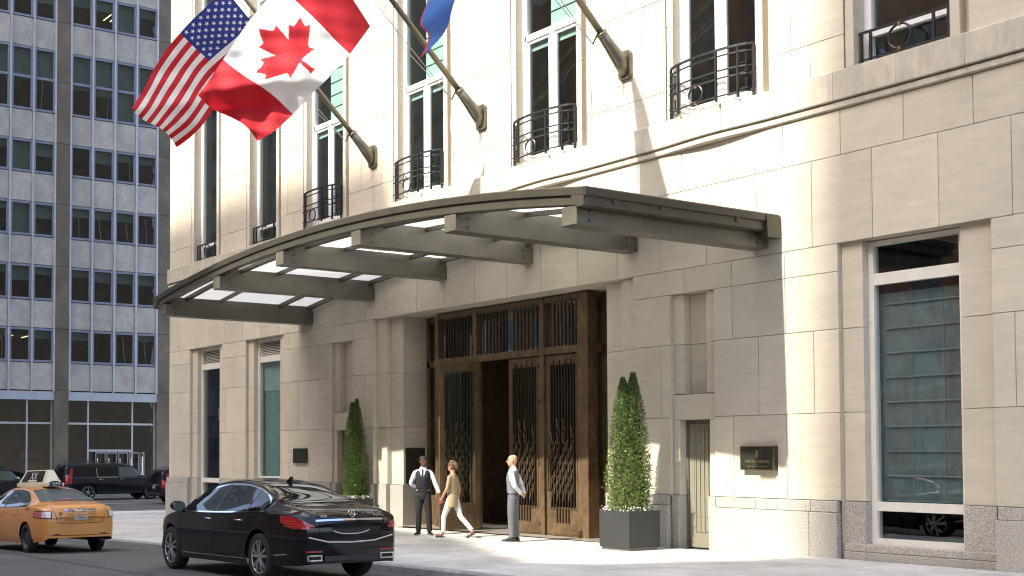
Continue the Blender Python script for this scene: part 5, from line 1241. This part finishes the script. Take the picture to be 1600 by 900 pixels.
# ------------------------------------------------------------------ large SUVs
def suv(label, L=5.7, H=1.90, paint=PAINTN):
    t = thing('black_suv', label, 'suv', group='black vehicles on the side street'); h = L / 2; k = L / 5.65; wb = 3.3 * k; rx = -h + 1.28 * k; fx = rx + wb
    C = Car(top=[(-h, 1.05), (-h + .03, 1.30), (-h + .10, 1.60), (-h + .25, H - .08), (-h + .5, H - .03), (-.8, H), (.2, H - .01), (.75, H - .09), (1.15, 1.52), (1.5, 1.24), (1.65, 1.19), (2.2, 1.16), (h - .22, 1.08), (h - .05, .95), (h, .75)],
            width=[(-h, .90), (-h + .05, .94), (-h + .3, .985), (0, 1.0), (h - 1.0, .985), (h - .4, .94), (h - .1, .86), (h, .76)],
            belt=[(-h, .98), (-h + .2, 1.13), (0, 1.13), (1.5, 1.10), (2.2, 1.06), (h - .2, .98), (h, .65)],
            roofw=[(-h, .78), (-h + .4, .74), (0, .72), (.8, .73), (1.5, .82), (2.2, .84), (h, .68)],
            sill=[(-h, .45), (-h + .5, .38), (-1, .34), (1.5, .34), (h - .4, .36), (h, .40)], arch=[(rx, .46, .40), (fx, .46, .40)], xr=-h, xf=h, bulge=.035)
    C.build('body', paint, t); running_gear(t, C, fx, rx, 1.70, .395, .27, 'single', ALLOY)
    for sg in (1, -1):
        for a, b, m in ((-h + .45, -1.12, CGLASS), (-1.03, -.02, CGLASS), (.08, 1.22, CGLASSL)):
            C.side('side_window', m, t, sg, a, b, lambda x: 1.19, lambda x: min(H - .21, 1.19 + max((1.62 - x) * .80, .02)) if x > .5 else H - .21, .006, 14, 5)
        C.strip('window_trim', CHROME, t, [(-1.07, sg * 2.5, 1.62), (-1.07, sg * 2.5, 1.2), (-1.0, sg * 2.5, 1.165), (.02, sg * 2.5, 1.165)], (0, -sg, 0), .03, .008)
        for pts in ([(.03, 1.2), (.03, .5)], [(1.2, 1.15), (1.15, .5)], [(-1.08, 1.2), (-1.1, .85)]): C.strip('door_seam', WELL, t, [(a, sg * 2.5, b) for a, b in pts], (0, -sg, 0), .014, .003)
        C.strip('running_board', CHROME if False else SATIN, t, [(rx + .5, sg * 2.5, .40), (fx - .5, sg * 2.5, .40)], (0, -sg, 0), .06, .02)
        for x in (.2, -.88): door_handle(C, t, sg, x, 1.06, CHROME)
        mirror(C, t, sg, 1.2, 1.25, CHROME)
        C.corner('tail_lamp', LAMPR, t, sg, 36, 62, .86, 1.30, .006, c=(-h + .75, .4)); C.corner('lamp_strip', LAMPR, t, sg, 50, 64, 1.30, 1.62, .006, c=(-h + .75, .4))
        mb = MB(); mb.tube([(-h + .6, sg * .64, H - .0), (-h + .8, sg * .64, H + .06), (.3, sg * .64, H + .05), (.45, sg * .64, H - .03)], .02, 6); mb.build('roof_rail', SATIN, t, smooth=True)
    C.rear('rear_window', CGLASS, t, -.66, .66, 1.22, H - .28, .008, 10, 4); C.rear('bumper', SATIN, t, -.8, .8, .48, .62, .01, 10, 2)
    C.rear('number_plate', PLATE, t, -.16, .16, .84, .99, .01, 3, 2)
    C.rear('rear_trim', CHROME, t, -.45, .45, 1.02, 1.06, .01, 8, 1)
    mb = MB(); mb.tube([(0, 0, 0)], .01, 4) if False else None
    st = [[(1.5 - .62 * i / 10, (.80 - .1 * i / 10) * (2 * q / 10 - 1), 3.) for q in range(11)] for i in range(11)]; C.patch('windscreen', CGLASS, t, st, (0, 0, -1), .006)
    return t
s1 = suv('long black SUV with chrome wheels on the side street before the glass doors'); s1.location = (-62.6, 25.4, road_z(-60)); s1.rotation_euler = (0, 0, R(90)); s1.scale = (1.06, 1.03, 1.02)
s2 = dup(s1); s2['label'] = 'black SUV with its tail showing past the hotel corner'; s2.location = (-55.3, 27.15, road_z(-60)); s2.scale = (.92, .97, .9)
s3 = dup(s1); s3['label'] = 'black SUV on the side street hidden behind the taxi roof box'; s3.location = (-64.0, 19.4, road_z(-60)); s3.scale = (.9, .95, .9)
# ================================================================== people
def remesh(o, vox, smooth=2):
    m = o.modifiers.new('r', 'REMESH'); m.mode = 'VOXEL'; m.voxel_size = vox; m.use_smooth_shade = True
    if smooth: q = o.modifiers.new('s', 'SMOOTH'); q.iterations = smooth; q.factor = .5
    me = bpy.data.meshes.new_from_object(o.evaluated_get(bpy.context.evaluated_depsgraph_get())); old = o.data
    mats = [s for s in old.materials]; o.modifiers.clear(); o.data = me; bpy.data.meshes.remove(old)
    me.materials.clear(); [me.materials.append(s) for s in mats]; me.polygons.foreach_set('material_index', [0] * len(me.polygons)); me.polygons.foreach_set('use_smooth', [True] * len(me.polygons)); return o
def cut(o, test):
    """drop the faces whose centre passes the test"""
    bm = bmesh.new(); bm.from_mesh(o.data); bmesh.ops.delete(bm, geom=[f for f in bm.faces if test(f.calc_center_median())], context='FACES'); bm.to_mesh(o.data); bm.free(); return o
def rings(mb, rs, n=20):
    """closed loft through (cx, cy, z, rx, ry)"""
    b = len(mb.v)
    for cx, cy, z, rx, ry in rs:
        for k in range(n):
            a = 2 * math.pi * k / n; mb.v.append((cx + rx * math.cos(a), cy + ry * math.sin(a), z))
    for i in range(len(rs) - 1):
        for k in range(n): mb.face((b + i * n + k, b + i * n + (k + 1) % n, b + (i + 1) * n + (k + 1) % n, b + (i + 1) * n + k))
    mb.face([b + k for k in range(n)][::-1]); mb.face([b + (len(rs) - 1) * n + k for k in range(n)]); return mb
def curve(pts, n=6):
    """smooth path through joints with radii (p, r)"""
    P = [Vector(p) for p, r in pts]; Rr = [r for p, r in pts]; out = []; rad = []
    for i in range(len(P) - 1):
        p0, p1, p2, p3 = P[max(i - 1, 0)], P[i], P[i + 1], P[min(i + 2, len(P) - 1)]
        for k in range(n):
            t = k / n; out.append(.5 * ((2 * p1) + (p2 - p0) * t + (2 * p0 - 5 * p1 + 4 * p2 - p3) * t * t + (3 * p1 - p0 - 3 * p2 + p3) * t ** 3)); rad.append(Rr[i] + (Rr[i + 1] - Rr[i]) * t)
    out.append(P[-1]); rad.append(Rr[-1]); return out, rad
def limb(mb, pts, n=12): o, r = curve(pts); mb.tube(o, r, n)
def head_rings(cx, cy, z0, s=1.):
    """skull from chin to crown; faces +x"""
    prof = [(0, .045, .03, .03), (.02, .03, .055, .045), (.05, .012, .08, .06), (.09, .0, .094, .07), (.13, -.004, .099, .074), (.165, -.008, .098, .075), (.2, -.012, .085, .066), (.222, -.016, .06, .047), (.235, -.018, .022, .018)]
    return [(cx + dx * s, cy, z0 + z * s, rx * s, ry * s) for z, dx, rx, ry in prof]
def hand(mb, wrist, d, side, curl=.5, s=1.):
    """wrist, direction of the palm, thumb side"""
    w = Vector(wrist); d = Vector(d).normalized(); sd = Vector(side); sd = (sd - d * sd.dot(d)).normalized(); n = d.cross(sd)
    mb.tube([w - d * .02, w + d * .03 * s, w + d * .075 * s, w + d * .095 * s], [.024 * s, .031 * s, .036 * s, .03 * s], 10, sq=.5) if False else limb(mb, [(w - d * .02, .023 * s), (w + d * .04 * s, .026 * s), (w + d * .085 * s, .024 * s)])
    for k, (o, l) in enumerate(((.026, .066), (.009, .076), (-.009, .071), (-.025, .055))):
        b = w + d * .075 * s + sd * (o * s); m = b + d * (l * .5 * s); e = m + (d * (1 - curl) + n * curl) * (l * .5 * s); limb(mb, [(b, .0095 * s), (m, .0088 * s), (e, .0075 * s)], 8)
    b = w + d * .03 * s + sd * .024 * s; limb(mb, [(b, .012 * s), (b + (d * .6 + sd * .6) * .035 * s, .011 * s), (b + (d * .95 + sd * .5) * .062 * s, .009 * s)], 8)
def shoe(mb, ankle, dirv, L=.27, h=.085):
    a = Vector(ankle); d = Vector(dirv); d.z = 0; d.normalize(); y = Vector((-d.y, d.x, 0)); rows = []
    for t, w, hh in ((-.25, .032, .05), (-.2, .038, .085), (0, .04, .10), (.2, .042, .085), (.4, .046, .065), (.62, .043, .05), (.72, .03, .04), (.76, .014, .03)):
        c = Vector((a.x, a.y, 0)) + d * (t * L); z0 = a.z - h; rows.append([c + y * (w * math.cos(q)) + Vector((0, 0, z0 + max(0, hh * .5 + hh * .5 * math.sin(q) if True else 0))) for q in [2 * math.pi * k / 12 for k in range(12)]])
    b = len(mb.v)
    for r_ in rows: mb.v += [tuple(p) for p in r_]
    for i in range(len(rows) - 1):
        for k in range(12): mb.face((b + i * 12 + k, b + i * 12 + (k + 1) % 12, b + (i + 1) * 12 + (k + 1) % 12, b + (i + 1) * 12 + k))
    mb.face([b + k for k in range(12)]); mb.face([b + (len(rows) - 1) * 12 + k for k in range(12)][::-1])
def person(label, loc, rz, J, skin, cloth, hair, female=False, bald=False, head_turn=0.):
    t = thing('person', label, 'person', loc, rz)
    s = .92 if female else 1.
    # body: one continuous figure
    mb = MB(); sw = .15 if female else .175
    rings(mb, [(0, 0, .86, .085, .13), (0, 0, .95, .10, .155), (.005, 0, 1.05, .092, .135), (.01, 0, 1.18, .10, .145), (.01, 0, 1.32, .108, .165), (0, 0, 1.42, .095, .17), (-.005, 0, 1.475, .07, .13), (-.008, 0, 1.51, .055, .065), (0, 0, 1.58, .052, .052), (.01, 0, 1.62, .05, .05)])
    hz = 1.565; rings(mb, head_rings(.02, 0, hz))
    hd = MB()
    limb(mb, [((.118, 0, hz + .135), .008), ((.134, 0, hz + .095), .014), ((.118, 0, hz + .085), .012)], 8)                                   # nose
    limb(mb, [((.10, -.03, hz + .048), .009), ((.112, 0, hz + .05), .011), ((.10, .03, hz + .048), .009)], 8)                              # lips
    for sg in (1, -1): limb(mb, [((.0, sg * .074, hz + .135), .012), ((.0, sg * .084, hz + .115), .015), ((.008, sg * .076, hz + .085), .010)], 8)   # ears
    for a in ('L', 'R'):
        limb(mb, [((0, J['sh' + a][1] * .5, 1.435), .045), (J['sh' + a], .05), (Vector(J['sh' + a]).lerp(Vector(J['el' + a]), .5), .045), (J['el' + a], .038), (Vector(J['el' + a]).lerp(Vector(J['wr' + a]), .4), .037), (J['wr' + a], .024)])
        d = Vector(J['wr' + a]) - Vector(J['el' + a]); hand(mb, J['wr' + a], J.get('hd' + a, d), J['th' + a], J.get('curl', .5), .95 if not female else .88)
        limb(mb, [(J['hip' + a], .085), (Vector(J['hip' + a]).lerp(Vector(J['kn' + a]), .5), .075), (J['kn' + a], .055), (Vector(J['kn' + a]).lerp(Vector(J['an' + a]), .35), .052), (J['an' + a], .034)])
        fd = Vector(J['ft' + a]); an = Vector(J['an' + a]); limb(mb, [(an, .034), (an + fd * .06 + Vector((0, 0, -.045)), .034), (an + fd * .14 + Vector((0, 0, -.06)), .026), (an + fd * .19 + Vector((0, 0, -.066)), .018)])
    if head_turn:
        for i, v in enumerate(mb.v):
            if v[2] > hz - .03 and abs(v[1]) < .1 and abs(v[0]) < .2:
                k = min(max((v[2] - hz + .03) / .05, 0), 1); q = Matrix.Rotation(head_turn * k, 3, 'Z') @ Vector(v); mb.v[i] = tuple(q)
    body = remesh(mb.build('body', skin, t), .0065); HM = Matrix.Rotation(head_turn, 4, 'Z')
    # eyes and brows
    for sg in (1, -1):
        p = HM @ Vector((.108, sg * .032, hz + .122)); e = MB(); e.lathe([(.0, -.013), (.009, -.009), (.013, 0), (.009, .009), (0, .013)], 10, o=tuple(p)); e.build('eye', mat('eye_dark', (.02, .015, .012), .2), t, smooth=True)
        e = MB(); a, b = HM @ Vector((.116, sg * .014, hz + .143)), HM @ Vector((.098, sg * .052, hz + .145)); e.tube([a, b], .006, 6); e.build('eyebrow', hair, t)
    # legs
    c = cloth; mb = MB(); wide = c.get('trouser_w', 1.)
    rings(mb, [(0, 0, .80, .10 * .9, .12), (0, 0, .88, .112, .155), (0, 0, .95, .115, .168), (0, 0, 1.03, .105, .152)] if not female else [(0, 0, .82, .10, .12), (0, 0, .9, .112, .15), (0, 0, 1.0, .1, .14)])
    for a in ('L', 'R'):
        H, K, A = (Vector(J[q + a]) for q in ('hip', 'kn', 'an'))
        limb(mb, [(H, .098), (H.lerp(K, .5), .086 * wide), (K, .067 * wide), (K.lerp(A, .4), .064 * wide), (A + (K - A).normalized() * (.0 if not female else .03), .058 * wide)])
    remesh(mb.build('trousers', c['trousers'], t), .008)
    mb = MB()
    for a in ('L', 'R'):
        fd = Vector(J['ft' + a]); an = Vector(J['an' + a])
        if female:
            for k in (.02, .1, .16): mb.tube([an + fd * k + Vector((0, 0, -.02 - k * .2)) + Vector((0, .045 * math.cos(q), .045 * math.sin(q) * .8 - .02)) for q in [math.pi * 2 * w / 10 for w in range(11)]], .009, 5, cap=False)
            mb.tube([an - fd * .05 + Vector((0, 0, -.085)), an + fd * .08 + Vector((0, 0, -.088)), an + fd * .2 + Vector((0, 0, -.088))], [.034, .042, .03], 10, sq=.3)
        else: shoe(mb, an, fd)
    sh = mb.build('shoes', c['shoes'], t, smooth=True)
    # upper garments
    mb = MB()
    if female:
        rings(mb, [(0, 0, .72, .125, .165), (0, 0, .82, .13, .178), (0, 0, .95, .125, .172), (.005, 0, 1.06, .108, .15), (.012, 0, 1.2, .118, .155), (.014, 0, 1.31, .125, .168), (.002, 0, 1.40, .105, .165), (-.003, 0, 1.455, .085, .135), (-.005, 0, 1.495, .066, .075), (-.003, 0, 1.525, .062, .062)])
        tu = remesh(mb.build('tunic', c['top'], t), .008)
        for q in (-.05, .05):      # chest pockets and hem pocket flaps
            e = MB(); e.box(.118, .128, q - .035, q + .035, 1.24, 1.31); e.build('pocket', c['top'], t)
        e = MB(); e.tube([(.108 * math.cos(k) + .004, .152 * math.sin(k), 1.05) for k in [2 * math.pi * w / 24 for w in range(25)]], .012, 6, cap=False); e.build('belt', c['top'], t)
        e = MB(); e.tube([Vector(J['wrR']) + Vector((.034 * math.cos(k), .034 * math.sin(k) * .9, .02)) for k in [2 * math.pi * w / 14 for w in range(15)]], .007, 5, cap=False); e.build('bracelet', CHROME, t)
    else:
        T = [(0, 0, .98, .112, .16), (.004, 0, 1.08, .108, .15), (.01, 0, 1.2, .114, .157), (.012, 0, 1.32, .12, .175), (.0, 0, 1.42, .108, .18), (-.004, 0, 1.475, .083, .14)]
        rings(mb, T + [(-.006, 0, 1.515, .066, .076), (-.002, 0, 1.555, .062, .062)])
        for a in ('L', 'R'):
            H, E, Wr = (Vector(J[q + a]) for q in ('sh', 'el', 'wr'))
            limb(mb, [((0, H.y * .5, 1.44), .05), (H + Vector((0, -.012 * (1 if H.y > 0 else -1), -.012)), .062), (H.lerp(E, .5), .058), (E, .052), (E.lerp(Wr, .5), .048), (Wr - (Wr - E).normalized() * .02, .038)])
        remesh(mb.build('shirt', c['shirt'], t), .008)
        mb = MB(); rings(mb, [(0, 0, .955, .125, .175), (.004, 0, 1.08, .122, .163)] + [(a, b, z, rx + .013, ry + .012) for a, b, z, rx, ry in T[2:]] + [(-.005, 0, 1.505, .07, .085)])
        v = remesh(mb.build('vest', c['vest'], t), .008)
        def vcut(p):
            if p.z > 1.475 + .0 * p.x: return True
            if p.x > 0 and p.z > 1.24 and abs(p.y) < (p.z - 1.24) * .33: return True
            if abs(p.y) > .172 - max(0, (p.z - 1.36)) * .12 and p.z > 1.27: return True
            if p.x > .02 and p.z < .985 + abs(abs(p.y) - .05) * .55 * (1 if abs(p.y) > .05 else .9): return True
            if p.x <= .02 and p.z < .985: return True
            return False
        cut(v, vcut)
        e = MB(); e.prism([(-.018, 1.5), (.018, 1.5), (.013, 1.465), (.034, 1.25), (-.034, 1.25), (-.013, 1.465)], 'x', .0, .012)
        e.v = [(x + (.075 if z > 1.49 else .098 if z > 1.45 else .13), y, z) for x, y, z in e.v]; e.build('tie', c['tie'], t)
        for sg in (1, -1):
            e = MB(); e.v = [(.07, sg * .012, 1.525), (.045, sg * .06, 1.535), (.085, sg * .065, 1.475), (.098, sg * .03, 1.465)]; e.face((0, 1, 2, 3)); e.v += [(x + .008, y, z) for x, y, z in e.v]; e.face((4, 5, 6, 7)); e.build('collar', c['shirt'], t)
            e = MB(); e.box(.118, .13, sg * .03, sg * .1, 1.07, 1.082); e.build('vest_pocket', c['vest'], t)
        for k in range(4): e = MB(); z = 1.22 - .06 * k; e.lathe([(0, 0), (.007, 0), (.007, .004), (0, .005)], 8, 'x', o=(.137 - .002 * k, .0, z)); e.build('button', c['tie'], t)
        e = MB(); e.tube([(.108 * math.cos(k), .156 * math.sin(k), 1.0) for k in [2 * math.pi * w / 24 for w in range(25)]], .016, 6, cap=False); e.build('belt', c['shoes'], t)
    # hair
    if not bald:
        mb = MB(); rings(mb, [(a - .004, b, z + .006, rx + .012, ry + .011) for a, b, z, rx, ry in head_rings(.02, 0, hz)])
        if female:
            limb(mb, [((-.05, 0, hz + .19), .06), ((-.095, 0, hz + .15), .055), ((-.115, 0, hz + .09), .048), ((-.105, 0, hz + .05), .03)], 12); limb(mb, [((.06, .03, hz + .215), .035), ((.0, .04, hz + .225), .045), ((-.06, .0, hz + .2), .05)], 10)
        mb.v = [tuple(HM @ Vector(v)) for v in mb.v]; h = remesh(mb.build('hair', hair, t), .007, 1); IM = HM.inverted()
        def hcut(p):
            q = IM @ p; x = q.x - .02
            line = hz + .175 + (-.0) if x > .045 else (hz + .125 + (x + .0) * .9 if x > -.03 else hz + .07)
            if female: line = hz + .165 if x > .05 else (hz + .12 if x > -.0 else hz + .035)
            return q.z < line
        cut(h, hcut)
    return t
DKSKIN = mat('brown_skin', (.105, .05, .028), .5); LTSKIN = mat('fair_skin', (.52, .30, .20), .5); TNSKIN = mat('tanned_skin', (.44, .24, .15), .5)
SHIRT = mat('white_shirt', (.72, .73, .76), .8, nscale=14, namp=.05, bump=.4, bscale=18); CHAR = mat('charcoal_cloth', (.009, .0092, .011), .8, nscale=40, namp=.15, bump=.3, bscale=22); BLK = mat('black_cloth', (.012, .012, .013), .7)
GREYV = mat('grey_vest_cloth', (.165, .175, .195), .8, nscale=40, namp=.12, bump=.3, bscale=22); GREYT = mat('grey_trouser_cloth', (.12, .125, .135), .8, nscale=40, namp=.12, bump=.5, bscale=15); SHOEB = mat('black_shoe_leather', (.014, .013, .012), .25, coat=.4)
KHAKI = mat('khaki_cotton', (.36, .29, .165), .85, nscale=25, namp=.1, bump=.5, bscale=16); WTROU = mat('white_trouser_cotton', (.72, .72, .72), .85, nscale=25, namp=.05, bump=.4, bscale=14)
HAIRK = mat('black_hair', (.01, .009, .008), .7); HAIRB = mat('blond_brown_hair', (.10, .055, .022), .5, nscale=40, namp=.4, nstretch=(1, 4, 1)); RED = mat('red_leather', (.14, .03, .03), .4)
STAND = dict(shL=(-.005, .185, 1.43), shR=(-.005, -.185, 1.43), hipL=(0, .085, .92), hipR=(0, -.085, .92))
def put(x, y): return (x, y, walk_z(x, y) + .004)
# doorman by the open leaf: one arm out, one folded behind him
J = dict(STAND, elL=(.0, .285, 1.16), wrL=(.06, .385, .94), thL=(1, 0, .2), elR=(-.08, -.275, 1.17), wrR=(-.17, -.10, 1.03), thR=(0, .3, 1), hdR=(-.1, 1, -.1), knL=(.01, .13, .49), knR=(.015, -.10, .49), anL=(.0, .145, .09), anR=(-.01, -.11, .09), ftL=(.94, .35, 0), ftR=(.95, -.3, 0))
person('smiling doorman in charcoal vest and black tie beside the open door', put(-23.22, 17.02), R(-42), J, DKSKIN, dict(trousers=CHAR, shirt=SHIRT, vest=CHAR, tie=BLK, shoes=SHOEB, trouser_w=1.08), HAIRK, head_turn=R(32))
# woman in mid stride towards the car
J = dict(shL=(.0, .155, 1.42), shR=(.0, -.155, 1.42), hipL=(.02, .075, .90), hipR=(-.02, -.075, .90), elL=(.03, .22, 1.15), wrL=(.20, .17, .93), thL=(1, -.3, 0), elR=(-.05, -.215, 1.15), wrR=(-.02, -.225, .90), thR=(1, .3, 0), knL=(.20, .075, .50), knR=(-.17, -.07, .50), anL=(.23, .07, .10), anR=(-.50, -.06, .17), ftL=(1, .05, .0), ftR=(.9, -.05, -.42))
w = person('woman in a khaki tunic and white trousers striding past the doors', put(-22.02, 16.95), R(180 + 22), J, TNSKIN, dict(trousers=WTROU, top=KHAKI, shoes=mat('sandal_leather', (.05, .035, .03), .5), trouser_w=.9), HAIRB, female=True, head_turn=0.)
w.scale = (.93, .93, .93)
mb = MB(); mb.tube([(.105, -.075, 1.69), (.13, -.03, 1.692), (.132, .03, 1.692), (.105, .075, 1.69)], .012, 6, sq=1.5); mb.tube([(.105, -.075, 1.692), (0, -.085, 1.695)], .005, 5); mb.build('sunglasses', mat('dark_lens', (.02, .02, .02), .1), w)
cl = MB(); cl.box(-.07, .07, -.012, .012, -.045, .045); cl = cl.build('wallet', RED); tag(cl, 'small red wallet held by the striding woman', 'wallet')
cl.location = Vector(w.location) + Matrix.Rotation(R(202), 3, 'Z') @ (Vector((.235, .165, .845)) * .93); cl.rotation_euler = (R(15), R(35), R(202))
# bald doorman with his hands behind his back
J = dict(STAND, elL=(-.10, .27, 1.17), wrL=(-.20, .10, .985), thL=(0, -.4, 1), hdL=(-.15, -1, -.35), elR=(-.10, -.27, 1.17), wrR=(-.21, -.09, .97), thR=(0, .4, 1), hdR=(-.15, 1, -.45), knL=(.02, .10, .49), knR=(.0, -.095, .49), anL=(.01, .105, .09), anR=(-.03, -.10, .09), ftL=(.97, .2, 0), ftR=(.98, -.2, 0))
person('bald doorman in grey vest with his hands clasped behind his back', put(-20.18, 17.12), R(180 + 34), J, LTSKIN, dict(trousers=GREYT, shirt=SHIRT, vest=GREYV, tie=mat('grey_tie', (.2, .21, .23), .6), shoes=SHOEB, trouser_w=1.12), mat('fair_brow', (.3, .18, .1), .7), bald=True, head_turn=R(6))
